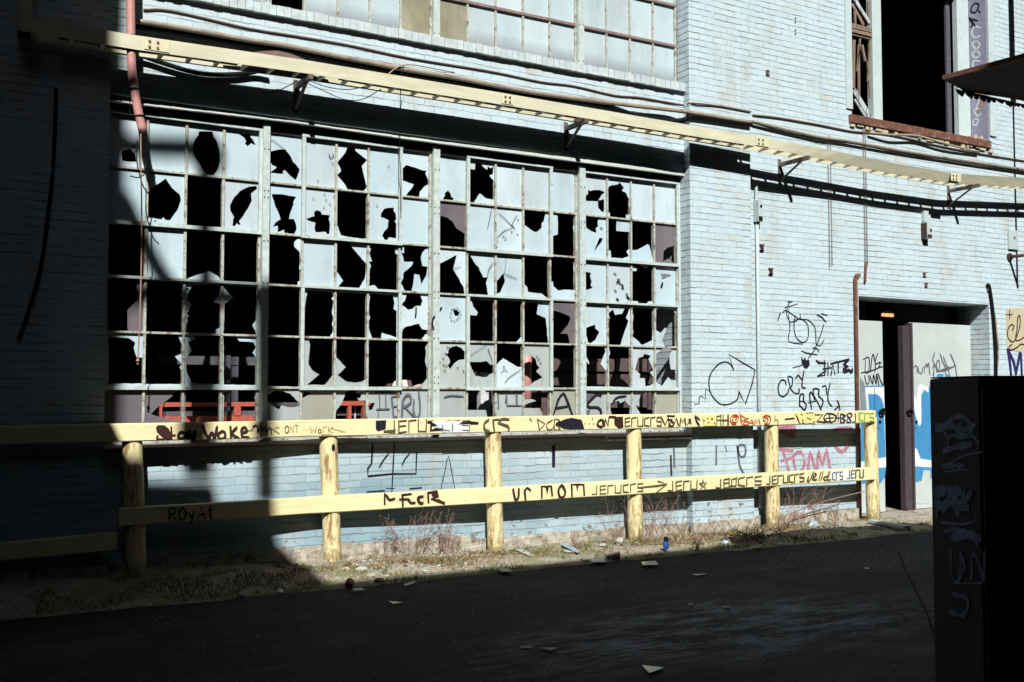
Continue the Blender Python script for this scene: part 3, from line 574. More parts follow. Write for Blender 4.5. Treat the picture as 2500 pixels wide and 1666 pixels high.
# ================================================================== STEEL WINDOWS
def jag(poly, amp=2.2):
    out = []; n = len(poly)
    for i in range(n):
        a, b = poly[i], poly[(i + 1) % n]; out.append(a); L = math.hypot(b[0] - a[0], b[1] - a[1]); k = int(L / 28)
        for j in range(1, k + 1):
            t = (j + random.uniform(-.2, .2)) / (k + 1)
            out.append((a[0] + (b[0] - a[0]) * t + random.uniform(-amp, amp), a[1] + (b[1] - a[1]) * t + random.uniform(-amp, amp)))
    return out
HOLES = {
'A': [[(880,155),(1000,155),(1015,205),(1045,250),(1065,320),(1072,420),(1050,500),(1010,560),(975,565),(930,520),(880,440),(835,370),(825,290),(845,225),(875,190)],
 [(1240,178),(1355,172),(1350,205),(1375,235),(1398,280),(1355,262),(1325,290),(1300,270),(1310,240),(1290,210)],
 [(180,330),(250,310),(300,360),(310,430),(250,430),(180,420)],
 [(420,700),(480,650),(578,585),(635,670),(705,730),(715,780),(690,860),(615,965),(575,960),(555,935),(540,955),(420,940)],
 [(770,550),(1112,560),(1112,1030),(770,1010)],
 [(1405,655),(1410,680),(1355,720),(1362,785),(1325,860),(1265,950),(1245,975),(1260,1005),(1240,1005),(1225,990),(1205,1020),(1185,1010),(1190,960),(1200,935),(1165,870),(1165,820),(1195,765),(1250,700),(1330,660),(1390,650)],
 [(60,1000),(385,1010),(385,1500),(60,1490)],
 [(765,1060),(1100,1070),(1100,1515),(1075,1505),(1050,1470),(980,1430),(950,1435),(850,1465),(790,1490),(765,1500)],
 [(1100,1070),(1435,1075),(1435,1540),(1100,1530)]],
'B': [[(90,268),(160,250),(245,240),(290,295),(320,360),(350,385),(380,425),(360,490),(345,525),(300,490),(240,430),(225,450),(235,465),(195,465),(105,458),(165,415),(165,400),(125,385),(125,372),(90,368)],
 [(815,225),(885,220),(890,258),(930,290),(995,340),(945,395),(965,480),(992,590),(945,640),(830,640),(800,575),(722,478),(755,445),(755,425),(720,365),(790,280)],
 [(1305,430),(1350,385),(1430,408),(1500,435),(1540,435),(1525,465),(1545,510),(1560,530),(1555,560),(1525,575),(1475,630),(1465,685),(1335,675),(1400,600),(1420,565),(1310,525)],
 [(125,652),(210,652),(345,675),(322,720),(325,745),(295,820),(283,878),(325,878),(345,920),(350,975),(330,1015),(240,1005),(235,975),(180,1000),(180,940),(132,950),(160,910),(205,880),(190,830),(150,740)],
 [(510,830),(515,808),(540,798),(570,808),(580,835),(655,845),(645,880),(657,920),(650,1015),(630,1015),(615,995),(525,1000),(515,970),(522,910),(460,895),(435,875),(515,852)],
 [(710,610),(1008,640),(1002,1060),(870,1048),(800,1035),(755,1025),(712,900)],
 [(1120,830),(1150,785),(1190,775),(1240,775),(1235,800),(1255,830),(1260,880),(1245,900),(1262,925),(1258,1055),(1190,1045),(1180,1070),(1150,1062),(1130,1030),(1150,990),(1180,960),(1190,890),(1140,865),(1122,865)],
 [(85,1000),(390,1030),(330,1090),(330,1130),(380,1180),(388,1260),(375,1330),(385,1345),(382,1440),(362,1450),(360,1500),(85,1490)],
 [(708,1050),(825,1075),(860,1140),(930,1220),(985,1285),(990,1340),(975,1420),(915,1515),(725,1500),(775,1440),(720,1360),(708,1340)],
 [(1060,1090),(1245,1100),(1255,1195),(1275,1205),(1278,1540),(1110,1530),(1060,1480),(1012,1490),(1018,1340),(1028,1300),(1010,1265),(1040,1265),(1015,1190),(1030,1140)],
 [(1330,1115),(1545,1130),(1495,1190),(1485,1240),(1497,1305),(1548,1315),(1535,1390),(1490,1475),(1470,1385),(1425,1380),(1418,1450),(1400,1540),(1340,1535),(1300,1460),(1325,1410),(1325,1370),(1400,1305),(1415,1270),(1330,1265),(1320,1215),(1300,1180),(1330,1190)]],
'C': [[(212,585),(240,540),(235,520),(270,490),(295,520),(305,560),(325,560),(325,605),(212,600)],
 [(555,195),(605,205),(640,250),(680,275),(680,240),(710,260),(745,240),(735,320),(700,335),(745,390),(745,585),(660,570),(600,520),(535,620),(475,620),(485,560),(475,540),(475,265),(548,275)],
 [(148,760),(210,755),(270,775),(320,815),(355,880),(445,940),(445,1095),(148,1080)],
 [(745,1050),(765,1040),(785,1085),(750,1090)],
 [(1040,680),(1290,700),(1270,770),(1260,810),(1240,830),(1240,875),(1200,915),(1165,920),(1045,835),(1050,800),(1065,750)],
 [(1395,715),(1590,735),(1575,850),(1565,870),(1580,950),(1580,1180),(1315,1165),(1325,1050),(1358,1025),(1340,965),(1405,945),(1410,830),(1405,760)],
 [(148,1255),(200,1240),(360,1155),(330,1290),(325,1305),(370,1380),(435,1500),(445,1590),(148,1580)],
 [(450,1100),(480,1105),(495,1155),(560,1260),(585,1280),(635,1390),(685,1385),(665,1450),(690,1590),(450,1590)],
 [(845,1345),(860,1440),(810,1545),(755,1570),(750,1455),(800,1400)],
 [(1035,1155),(1320,1170),(1285,1190),(1305,1220),(1315,1400),(1310,1450),(1335,1610),(1310,1610),(1235,1555),(1100,1540),(1090,1490),(1035,1440)],
 [(1315,1170),(1590,1180),(1570,1290),(1595,1520),(1480,1515),(1415,1525),(1360,1480),(1355,1430),(1315,1445)]],
'D': [[(388,470),(440,435),(445,380),(460,400),(520,388),(580,390),(632,412),(590,450),(560,505),(625,492),(620,635),(590,630),(555,590),(550,515),(420,512),(405,490)],
 [(645,390),(690,340),(780,325),(795,300),(845,365),(825,400),(870,420),(905,500),(900,560),(915,670),(870,665),(865,725),(690,705),(685,645),(645,630)],
 [(375,675),(570,705),(550,750),(555,800),(530,820),(535,870),(480,855),(430,820),(375,750)], [(570,928),(608,930),(595,970),(505,1085),(540,1000)],
 [(645,695),(765,710),(760,850),(920,860),(915,1040),(875,1080),(900,1135),(830,1160),(700,1150),(695,1070),(645,1070)],
 [(920,725),(1195,760),(1190,1190),(1170,1170),(1130,1010),(1110,1000),(1000,1060),(920,1070)],
 [(1440,1010),(1440,1215),(1400,1210),(1350,1160),(1285,1195),(1290,1080),(1340,1035)],
 [(358,1320),(420,1308),(475,1325),(465,1360),(482,1420),(470,1465),(495,1490),(410,1520),(358,1500)],
 [(925,1300),(985,1300),(990,1280),(950,1220),(1020,1225),(1090,1275),(1130,1250),(1165,1255),(1180,1310),(1160,1360),(1190,1450),(1185,1640),(925,1640)],
 [(1255,1330),(1345,1332),(1378,1358),(1335,1375),(1275,1398)], [(1270,1415),(1292,1435),(1275,1500),(1255,1495)]],
'E': [[(60,80),(330,90),(330,290),(240,380),(240,600),(60,600)],
 [(415,90),(740,120),(830,180),(750,240),(785,290),(795,600),(415,595)],
 [(870,140),(1110,150),(1150,200),(1060,310),(1155,320),(1145,540),(1085,565),(1090,610),(795,600),(805,510),(820,490),(808,460),(835,440),(808,410),(830,395),(850,320),(810,280),(830,200)],
 [(1160,150),(1480,160),(1470,480),(1435,525),(1470,600),(1470,625),(1160,610),(1170,320),(1250,265),(1200,210)],
 [(60,640),(250,650),(315,695),(300,740),(325,830),(410,840),(410,1085),(60,1085)],
 [(415,600),(715,605),(775,745),(750,765),(775,795),(695,825),(760,900),(740,930),(770,980),(790,1090),(415,1090)],
 [(890,620),(1150,625),(1150,1095),(860,1080),(805,975),(795,850),(860,770),(820,690),(885,665)],
 [(1160,615),(1275,622),(1310,680),(1445,690),(1470,740),(1435,790),(1470,840),(1480,1100),(1160,1095)],
 [(745,1130),(785,1130),(785,1450),(700,1440),(570,1412),(465,1378),(530,1310),(640,1230)],
 [(795,1120),(1150,1120),(1150,1600),(795,1600)],
 [(1165,1170),(1200,1165),(1200,1120),(1290,1125),(1325,1160),(1370,1130),(1490,1130),(1455,1230),(1490,1250),(1500,1600),(1155,1600)]],
'F': [[(90,120),(420,140),(420,620),(90,600)],[(95,605),(400,620),(410,690),(400,800),(410,850),(420,1105),(90,1095)],
 [(485,165),(715,180),(745,210),(720,240),(745,270),(725,370),(740,440),(725,490),(745,550),(700,620),(445,615),(455,400),(465,280)],
 [(750,180),(1075,190),(1075,640),(750,630)],
 [(1100,195),(1325,210),(1340,290),(1330,340),(1360,360),(1360,620),(1215,575),(1210,640),(1120,630),(1095,560),(1080,480),(1100,420),(1080,380)],
 [(1460,190),(1590,200),(1615,260),(1600,310),(1550,310),(1520,340),(1470,350),(1440,320),(1405,300),(1440,260)],
 [(1395,640),(1420,540),(1440,520),(1470,510),(1580,485),(1610,540),(1685,550),(1680,590),(1640,590),(1600,650),(1400,640)],
 [(550,625),(745,630),(745,975),(655,1085),(480,1085),(600,985),(530,940),(495,880),(510,690),(500,655)],
 [(755,620),(1075,630),(1062,1020),(1020,1055),(940,1065),(860,1050),(780,990),(860,912),(755,800)],
 [(1075,640),(1360,645),(1360,1110),(1075,1105)],
 [(1385,670),(1420,645),(1685,655),(1640,720),(1650,770),(1640,860),(1670,950),(1685,990),(1600,1100),(1385,1110)],
 [(90,1190),(150,1150),(230,1145),(320,1175),(370,1230),(425,1290),(310,1310),(230,1285),(205,1330),(90,1250)],
 [(430,1195),(460,1160),(515,1160),(515,1175),(440,1215)],
 [(860,1160),(900,1140),(965,1140),(960,1165),(1015,1180),(1000,1220),(975,1210),(985,1240),(1080,1240),(1075,1600),(750,1600),(765,1345),(830,1250)],
 [(1075,1265),(1150,1260),(1120,1330),(1090,1335)]],
'G': [[(330,325),(375,340),(400,370),(385,400),(350,400),(340,370)],
 [(530,235),(775,240),(775,690),(475,680),(487,530),(497,470),(495,385),(580,397),(595,360),(545,300)],
 [(760,235),(1065,250),(1060,620),(990,690),(760,685)],
 [(1055,250),(1240,265),(1222,380),(1320,425),(1345,700),(1060,695)],
 [(1360,355),(1420,345),(1480,365),(1560,395),(1582,430),(1550,500),(1475,590),(1550,590),(1580,710),(1360,700)],
 [(280,770),(310,735),(365,715),(420,740),(455,780),(455,860),(390,870),(350,900),(320,940),(300,965),(275,930),(300,890),(290,850),(245,795),(280,800)],
 [(500,890),(620,890),(690,880),(730,920),(775,920),(775,1000),(720,1020),(690,1050),(640,1050),(570,1035),(530,960)],
 [(765,680),(1070,685),(1070,940),(1015,940),(865,850),(775,935)],
 [(1075,860),(1110,820),(1150,800),(1175,830),(1210,860),(1225,920),(1250,950),(1215,990),(1285,1055),(1200,1095),(1140,1145),(1075,1145)],
 [(1360,690),(1640,700),(1640,1175),(1360,1165)],
 [(465,1160),(775,1170),(770,1600),(730,1600),(680,1400),(465,1400)],
 [(1070,1160),(1370,1175),(1375,1600),(1340,1600),(1255,1380),(1070,1378),(1070,1345),(1215,1305),(1170,1285),(1070,1290)]],
'H': [[(885,-40),(1105,-40),(1118,60),(1125,250),(1060,245),(1045,265),(955,275),(945,230),(955,190),(900,170),(885,175)],
 [(370,560),(385,530),(490,492),(497,535),(537,572),(500,650),(440,692),(415,680),(400,615),(372,598)],
 [(630,375),(680,330),(705,390),(780,375),(810,315),(858,330),(820,420),(848,455),(800,590),(760,715),(615,705),(612,460),(650,420)],
 [(890,310),(1135,320),(1120,530),(1105,570),(1098,660),(990,710),(930,650),(890,620),(900,560),(885,540),(900,400),(885,360)],
 [(1140,315),(1320,335),(1350,380),(1375,380),(1375,690),(1330,730),(1240,730),(1205,660),(1250,540),(1240,522),(1190,582),(1140,550)],
 [(375,740),(385,710),(580,715),(605,770),(550,910),(610,985),(622,1150),(360,1150),(362,840),(425,915),(430,900),(372,780)],
 [(635,735),(820,725),(868,770),(880,1160),(620,1150),(632,840),(650,800)],
 [(950,850),(1005,830),(1010,805),(1085,820),(1060,860),(1090,920),(1110,980),(1075,1000),(1150,1095),(1080,1140),(1025,1150),(1020,1060),(965,1060),(970,1020),(915,970),(930,920)],
 [(1140,800),(1190,770),(1220,735),(1300,740),(1310,770),(1285,820),(1285,900),(1300,970),(1350,970),(1345,1000),(1362,1080),(1300,1085),(1270,1050),(1200,1150),(1140,1100)],
 [(650,1330),(740,1300),(760,1330),(810,1300),(885,1385),(860,1400),(860,1450),(670,1450),(655,1400)],
 [(960,1300),(975,1240),(1005,1205),(1110,1215),(1140,1270),(1138,1390),(1110,1450),(980,1445),(920,1350),(965,1360)]],
}
HP = []
for k, ls in HOLES.items():
    for pl in ls:
        q = [at(*rg(k, *p), Y=YG) for p in jag(pl)]
        q = [(v.x, v.z) for v in q]
        HP.append((q, min(a for a, b in q), max(a for a, b in q), min(b for a, b in q), max(b for a, b in q)))
def inside(p, poly):
    x, y = p; c = False; j = len(poly) - 1
    for i in range(len(poly)):
        xi, yi = poly[i]; xj, yj = poly[j]
        if (yi > y) != (yj > y) and x < (xj - xi) * (y - yi) / (yj - yi) + xi: c = not c
        j = i
    return c
def pane(x0, x1, z0, z1, holes, Y, mat, parent, tilt=0.0, th=.005):
    hs = [h for h in holes if h[1] < x1 and h[2] > x0 and h[3] < z1 and h[4] > z0]
    verts = [Vector(p) for p in ((x0, z0), (x1, z0), (x1, z1), (x0, z1))]; faces = [[0, 1, 2, 3]]
    for h in hs:
        b = len(verts); verts += [Vector(p) for p in h[0]]; faces.append(list(range(b, b + len(h[0]))))
    r = delaunay_2d_cdt(verts, [], faces, 0, 1e-5)
    keep = []
    for f in r[2]:
        c = sum((r[0][i] for i in f), Vector((0, 0))) / len(f)
        if not (x0 < c.x < x1 and z0 < c.y < z1): continue
        if any(inside(c, h[0]) for h in hs): continue
        keep.append(tuple(f))
    if not keep: return None
    tx = random.uniform(-1, 1) * tilt; tz = random.uniform(-1, 1) * tilt; cx, cz = (x0 + x1) / 2, (z0 + z1) / 2
    ids = sorted({i for f in keep for i in f}); mp = {i: k for k, i in enumerate(ids)}; n = len(ids)
    vs = [(r[0][i].x, Y + tx * (r[0][i].x - cx) + tz * (r[0][i].y - cz), r[0][i].y) for i in ids]
    vs2 = [(a, b + th, c) for a, b, c in vs]
    ed = {}
    for f in keep:
        for i in range(len(f)):
            e = (f[i], f[(i + 1) % len(f)]); ed[tuple(sorted(e))] = ed.get(tuple(sorted(e)), []) + [e]
    fs = [tuple(mp[i] for i in f) for f in keep] + [tuple(mp[i] + n for i in f[::-1]) for f in keep]
    for k, v in ed.items():
        if len(v) == 1: a, b = v[0]; fs.append((mp[b], mp[a], mp[a] + n, mp[b] + n))
    m = MB(); m.mesh(vs + vs2, fs)
    return m.build('pane', mat, parent)
ROWS = [ZS + .47 * i for i in range(7)]            # pane edges, bottom to top
BAYS = [(XL + .02, 2.925, 4), (3.005, 4.650, 5), (4.738, 6.402, 5), (6.492, 7.792, 4)]
GREY = {(0, 0, 2), (0, 0, 0), (0, 1, 0), (2, 0, 4), (3, 3, 4), (2, 4, 2)}           # (bay, column, row from the sill)
CREAM = {(1, 1, 0), (3, 3, 0), (2, 4, 0)}
LOW0 = {(1, 0, 0), (1, 2, 0), (1, 3, 0), (1, 4, 0), (2, 0, 0), (3, 0, 0), (3, 1, 0), (3, 2, 0), (2, 1, 0)}
BTXT = ['leftmost, half in shade, with red steel frames showing behind its bottom row', 'second from the left, under the hanging wire, most lower panes knocked out',
        'third from the left, between two riveted mullions', 'rightmost, next to the brick pilaster']
VENTS = {0: [(0, 4, 4, 6), (0, 4, 1, 3)], 1: [(1, 4, 4, 6), (1, 4, 1, 3)], 2: [(1, 4, 4, 6), (1, 4, 1, 3)], 3: [(0, 4, 4, 6), (0, 4, 1, 3)]}
wins = []
for bi, (bx0, bx1, nc) in enumerate(BAYS):
    W_ = empty('window', (bx0, YG, ZS)); W_.parent = fac; W_.location = Vector((bx0, YG, ZS)) - Vector(fac.location)
    W_['label'] = 'steel factory window with broken white panes, ' + BTXT[bi]
    wins.append(W_); cw = (bx1 - bx0) / nc
    bars = MB()
    for c in range(nc + 1):
        x = bx0 + c * cw; hw = .011
        for r in range(6):
            if bi == 0 and c == 2 and False: continue
            bars.box(x - hw + random.uniform(-.001, .001), x + hw, YG - .022, YG + .022, ROWS[r] + .009, ROWS[r + 1] - .009)
    for r in range(7):
        hh = .009
        bars.box(bx0 - .012, bx1 + .012, YG - .027, YG + .026, ROWS[r] - hh, ROWS[r] + hh)
    bars.build('glazing_bars', M['barwhite'], W_)
    for (c0, c1, r0, r1) in VENTS[bi]:
        v = MB(); xa, xb = bx0 + c0 * cw, bx0 + c1 * cw; za, zb = ROWS[r0], ROWS[r1]; f = .019
        out = .052
        v.box(xa - f, xb + f, YG - out, YG - .029, za - f * 1.1, za + f * .6); v.box(xa - f, xb + f, YG - out, YG - .029, zb - f * .7, zb + f * .5)
        v.box(xa - f * .9, xa + f * .9, YG - out + .003, YG - .029, za + f * .62, zb - f * .72); v.box(xb - f * .9, xb + f * .9, YG - out + .003, YG - .029, za + f * .62, zb - f * .72)
        v.build('opening_sash', M['steelwhite'], W_)
    for c in range(nc):
        for r in range(6):
            k = (bi, c, r)
            mt = M['panegrey'] if k in GREY else M['panecream'] if k in CREAM else M['panelow'] if r == 0 or (r == 1 and bi in (1, 2) and random.random() < .6) else M['pane']
            o = pane(bx0 + c * cw + .006, bx0 + (c + 1) * cw - .006, ROWS[r] + .004, ROWS[r + 1] - .004, HP, YG, mt, W_, tilt=.006)
            if o and k in GREY: o['label'] = 'grey see-through pane among the white ones'
# riveted mullions between the windows
for i, (a, b) in enumerate(((2.925, 3.005), (4.650, 4.738), (6.402, 6.492))):
    m = MB(); m.box(a + .013, b - .004, YG - .075, YG + .02, ZS - .002, ZL + .05)
    for k in range(7):
        for dz in (.10, .16) if k % 2 else (.12, .12):
            for xx in (a + .026, b - .018):
                z = ZS + .42 * k + dz
                if z < ZL: m.tube([(xx, YG - .0745, z), (xx, YG - .081, z)], .0065, 6, 1)
    m.build('mullion', [M['steelwhite'], M['bracket']], fac)
m = MB(); m.box(7.795, XR, YG - .05, YG + .02, ZS, ZL + .02); m.build('mullion', M['steelwhite'], fac)

# upper window
for bi, (bx0, bx1, nc) in enumerate(BAYS):
    W_ = empty('window', (bx0, YG, 5.13)); W_.parent = fac; W_.location = Vector((bx0, YG, 5.13)) - Vector(fac.location)
    W_['label'] = ['leftmost bay of the upper window, mostly above the picture', 'upper window bay with one missing pane at its left end', 'upper window bay with an ochre pane against its left mullion', 'upper window bay at the right end beside the pilaster'][bi]
    cw = (bx1 - bx0) / nc; zr = [5.125, 5.60, 6.075, 6.55, 7.02]; v = MB(); h = MB()
    for c in range(nc + 1): v.box(bx0 + c * cw - .011, bx0 + c * cw + .011, YG - .02, YG + .02, 5.12, 7.1)
    for z in zr[1:]: h.box(bx0, bx1, YG - .030, YG + .024, z - .014, z + .014)
    v.build('vertical_bars', M['barwhite'], W_); h.build('cross_bars', M['barrust'], W_)
    for c in range(nc):
        for r in range(4):
            if (bi, c, r) == (1, 0, 0): continue
            mt = M['paneyel'] if r == 0 and (bi, c) in ((1, 4), (2, 0)) else M['paneup']
            o = pane(bx0 + c * cw + .006, bx0 + (c + 1) * cw - .006, zr[r] + .003, zr[r + 1] - .003, [], YG, mt, W_, tilt=.008)
            if mt is M['paneyel']: o['label'] = 'ochre infill beside the riveted mullion'
for a, b in ((2.925, 3.005), (4.650, 4.738), (6.402, 6.492)):
    m = MB(); m.box(a + .013, b - .004, YG - .06, YG + .02, 5.12, 7.1)
    for k in range(5):
        for xx in (a + .026, b - .018):
            m.tube([(xx, YG - .0595, 5.2 + .40 * k), (xx, YG - .066, 5.2 + .40 * k)], .0065, 6, 1)
    m.build('mullion', [M['steelwhite'], M['bracket']], fac)

# graffiti on the window glass
g = Ink(YG - .012)
g.stroke('F', [(1550, 325), (1550, 350)], 6, 1).stroke('F', [(1550, 370), (1545, 415)], 6, 1)
g.build(M['ink'], wins[1], label='two short spray dashes')
g = Ink(YG - .012)
g.stroke('F', [(1150, 1165), (1320, 1160)], 4, 1).stroke('F', [(1190, 1170), (1195, 1310)], 4, 1).stroke('F', [(1250, 1170), (1255, 1305)], 4, 1).stroke('F', [(1165, 1325), (1285, 1320)], 5, 1).stroke('F', [(1180, 1320), (1180, 1395)], 3, 1)
g.stroke('F', [(1370, 1195), (1310, 1200), (1320, 1300), (1375, 1290)], 6, 1).stroke('F', [(1320, 1300), (1330, 1400), (1385, 1400)], 6, 1)
g.stroke('F', [(1410, 1410), (1425, 1230), (1480, 1180), (1500, 1250), (1440, 1300), (1420, 1290)], 6).stroke('F', [(1440, 1300), (1540, 1410)], 5)
g.stroke('F', [(1530, 1230), (1525, 1350), (1560, 1410), (1590, 1330), (1575, 1150)], 5)
g.build(M['inkgrey'], wins[1], label='large grey sprayed letters')
g = Ink(YG - .012)
g.stroke('G', [(240, 1262), (310, 1245), (440, 1255)], 4, 2)
g.stroke('G', [(810, 1200), (815, 1380)], 5, 1).stroke('G', [(905, 1195), (890, 1310)], 6, 1).stroke('G', [(815, 1210), (880, 1200)], 4, 1)
g.stroke('G', [(985, 1195), (1005, 1200), (1010, 1345)], 6, 1).stroke('G', [(900, 1200), (905, 1350), (1055, 1352)], 4, 1)
g.build(M['inkgrey'], wins[2])
g = Ink(YG - .012)
g.stroke('H', [(50, 1450), (100, 1290), (140, 1235), (170, 1240), (250, 1450)], 6, 2).stroke('H', [(70, 1380), (195, 1360)], 7, 1)
g.build(M['ink'], wins[2], label='black letter A')
g = Ink(YG - .012)
g.stroke('G', [(210, 310), (175, 350), (155, 375)], 5, 2)
for k in range(11):
    an = k * 6.283 / 11; rr = random.uniform(.8, 1.1); cx_, cy_ = 352 + 55 * rr * math.cos(an), 385 + 72 * rr * math.sin(an)
    g.stroke('G', [(cx_ - 7, cy_ - 5), (cx_ + 8, cy_ + 6)], 2.2, 1)
g.build(M['ink'], wins[2], label='ring of chips round the small star shaped hole')
g = Ink(YG - .08); g.stroke('G', [(135, 405), (115, 440), (110, 490), (125, 540)], 5); g.build(M['ink'], fac, label='spray squiggle on the mullion')
g = Ink(YG - .012)
g.stroke('H', [(555, 1245), (510, 1235), (450, 1290), (405, 1345), (440, 1370), (510, 1370), (550, 1400), (555, 1450)], 6)
g.stroke('H', [(670, 1340), (720, 1270), (820, 1250)], 5)
g.build(M['ink'], wins[3], label='black letter S and half of another')
g = Ink(YG - .012)
for q in ([(370, 1220), (460, 1215), (480, 1260), (430, 1290), (400, 1330), (370, 1300)], [(370, 1400), (440, 1400), (430, 1450), (372, 1450)]): g.fill('H', q)
g.build(M['inkgrey'], wins[3])
g = Ink(YG - .012)
for q in ([(790, 720), (860, 780), (925, 850), (970, 890)], [(925, 850), (985, 740)], [(765, 985), (860, 900), (930, 880)]): g.stroke('C', q, 1.5, 1)
for q in ((995, 790), (930, 915), (845, 965), (865, 990), (780, 1010), (940, 855), (990, 940)): g.stroke('C', [(q[0] - 6, q[1]), (q[0] + 6, q[1] + 3)], 3, 1)
for q in ([(720, 680), (700, 780), (678, 880)], [(490, 1550), (560, 1500)], [(735, 1240), (690, 1310), (675, 1390)], [(845, 1345), (900, 1370), (985, 1405)], [(855, 1340), (870, 1200)], [(330, 1300), (400, 1275)]): g.stroke('C', q, 1.5, 2)
for q in ([(490, 835), (690, 705)], [(880, 1110), (930, 1050), (1050, 970)], [(700, 740), (720, 800), (745, 870), (735, 920)], [(840, 1000), (880, 970), (910, 990)]): g.stroke('G', q, 1.5, 2)
for q in ((225, 850), (250, 800), (230, 920), (240, 980), (185, 890), (270, 730), (290, 740), (380, 950), (440, 985), (260, 930), (870, 940), (1240, 860), (1260, 900), (1220, 830)): g.stroke('G', [(q[0] - 7, q[1] - 4), (q[0] + 7, q[1] + 3)], 3, 1)
g.build(M['black'], wins[2], name='cracks')
g = Ink(YG - .012)
for q in ((745, 1330), (790, 1395), (770, 1430), (830, 1490), (750, 1520), (880, 1560), (590, 815), (405, 607)): g.stroke('D', [(q[0] - 14, q[1] - 6), (q[0] + 2, q[1] + 3), (q[0] + 12, q[1] + 12)], 2.5, 2)
g.stroke('D', [(770, 1395), (800, 1440), (830, 1460), (835, 1500)], 3); g.stroke('H', [(720, 215), (740, 232)], 5, 1).stroke('H', [(830, 190), (850, 215)], 7, 1)
g.build(M['black'], wins[3], name='cracks')
g = Ink(YG - .012)
for q in ((545, 525), (605, 650), (690, 670), (505, 690), (1190, 395), (1085, 755), (655, 740), (620, 700), (600, 770)): g.stroke('B', [(q[0] - 6, q[1] - 3), (q[0] + 6, q[1] + 5)], 2.5, 1)
g.stroke('B', [(645, 285), (660, 320), (690, 300), (680, 280)], 2); g.stroke('B', [(670, 360), (690, 385)], 2, 1); g.stroke('B', [(110, 150), (135, 160), (190, 200), (240, 240)], 1.5)
g.build(M['inkgrey'], wins[1], name='cracks')
# ================================================================== SILLS, DOORS AND OPENINGS ON THE RIGHT
def proj(p):
    v = Vector(p) - CAM; z = v.dot(FW); return 1250 + FPX * v.dot(RT) / z, 833 - FPX * v.dot(UP) / z
YD = YR + .30
for _ in range(40):
    YD += (proj((DX1, YD, 1.8))[0] - 2371) * .0008
DT = at(2290, 791, Y=YD).z
def doorleaf(xa, xb, lab, zt):
    z0 = .03
    d = empty('sliding_door', (xa, YD, 0)); d.parent = fac; d.location = Vector((xa, YD, 0)) - Vector(fac.location); d['label'] = lab
    m = MB(); m.box(xa, xb, YD, YD + .045, z0, zt); m.build('door_panel', M['door'], d, bevel=.004)
    return d
lx0 = DX0 - .2; lx1 = at(2156, 900, Y=YD).x; rx0 = at(2223, 900, Y=YD).x
ld = doorleaf(lx0, lx1, 'left sliding door leaf, pushed mostly behind the wall, with blue and white lettering', DT - .005)
rd = doorleaf(rx0, DX1 + .3, 'right sliding door leaf with a handwritten word and blue and white lettering', DT)
m = MB(); sx0 = at(2204, 900, Y=YD - .02).x
m.box(sx0, rx0 - .045, YD - .03, YD + .05, .03, DT - .05); m.box(rx0 - .04, rx0 - .004, YD - .05, YD + .05, .03, DT - .01)
m.build('edge_channel', flat('dark_purple_brown_steel', (.065, .050, .058), .7, var=.3), rd)
g = Ink(YD)
g.fill('O', [(2112, 946), (2158, 945), (2163, 1141), (2097, 1146), (2097, 1128), (2116, 1110), (2119, 1005)])
g.build(M['doorwhite'], ld, label='white outline of a big spray letter')
g = Ink(YD - .002)
g.fill('O', [(2119, 962), (2142, 963), (2151, 972), (2157, 988), (2162, 1116), (2100, 1128), (2100, 1020), (2122, 1005)])
g.fill('O', [(2097, 1147), (2163, 1142), (2160, 1165), (2150, 1180), (2138, 1190), (2120, 1180), (2097, 1182)])
g.stroke('O', [(2110, 944), (2158, 942)], 4, 1); g.build(M['doorblue'], ld, label='bright blue fill of a big spray letter')
g = Ink(YD - .001); g.fill('O', [(2095, 915), (2110, 935), (2115, 1003), (2096, 1003)]); g.build(M['doorgrey'], ld)
g = Ink(YD - .004); g.stroke('M', [(390, 1140), (395, 1290), (392, 1390)], 1.6, 1)
g.stroke('M', [(265, 820), (330, 800), (325, 960), (285, 965)], 3).stroke('M', [(290, 830), (285, 960)], 3, 1).stroke('M', [(345, 965), (365, 790), (380, 770), (400, 880), (395, 960)], 3)
g.stroke('M', [(430, 755), (410, 800), (400, 870), (460, 850), (440, 900), (480, 905)], 3).stroke('M', [(240, 970), (350, 950), (470, 900)], 3)
g.stroke('M', [(280, 1000), (300, 1090), (330, 1080), (325, 1000)], 3).stroke('M', [(340, 1000), (370, 1100), (380, 990), (410, 1100), (415, 980), (440, 1110)], 3).stroke('M', [(430, 975), (460, 1060), (485, 1110)], 3)
g.build(M['ink'], ld, label='thin black scribbled tag')
g = Ink(YD)
g.fill('O', [(2213, 975), (2224, 956), (2237, 985), (2262, 945), (2300, 940), (2310, 1150), (2250, 1180), (2222, 1150), (2213, 1120)])
g.fill('M', [(1085, 1030), (1100, 985), (1165, 985), (1170, 1030)]); g.fill('M', [(1185, 1030), (1190, 985), (1245, 1000), (1250, 1030)])
g.build(M['doorblue'], rd, label='bright blue fill of big spray letters')
g = Ink(YD - .002)
g.fill('M', [(806, 1160), (830, 1210), (862, 1262), (880, 1130), (905, 1095), (1000, 1130), (1000, 1195), (940, 1155), (916, 1185), (918, 1530), (900, 1575), (880, 1550), (840, 1400), (806, 1300)])
g.fill('O', [(2218, 1138), (2228, 1093), (2238, 1096), (2247, 1120), (2270, 1124), (2300, 1124), (2300, 1143)])
g.fill('O', [(2216, 985), (2220, 985), (2220, 1010), (2216, 1010)])
g.build(M['doorwhite'], rd, label='white outline of big spray letters')
g = Ink(YD - .002); g.fill('U', [(395, 345), (420, 350), (420, 375), (440, 420), (470, 410), (480, 350), (520, 350), (520, 540), (395, 540)])
g.build(M['door'], rd)
g = Ink(YD - .003); g.fill('U', [(425, 375), (440, 355), (460, 362), (467, 390), (455, 415), (435, 418), (425, 400)]); g.build(M['doorblue'], rd)
g = Ink(YD - .003)
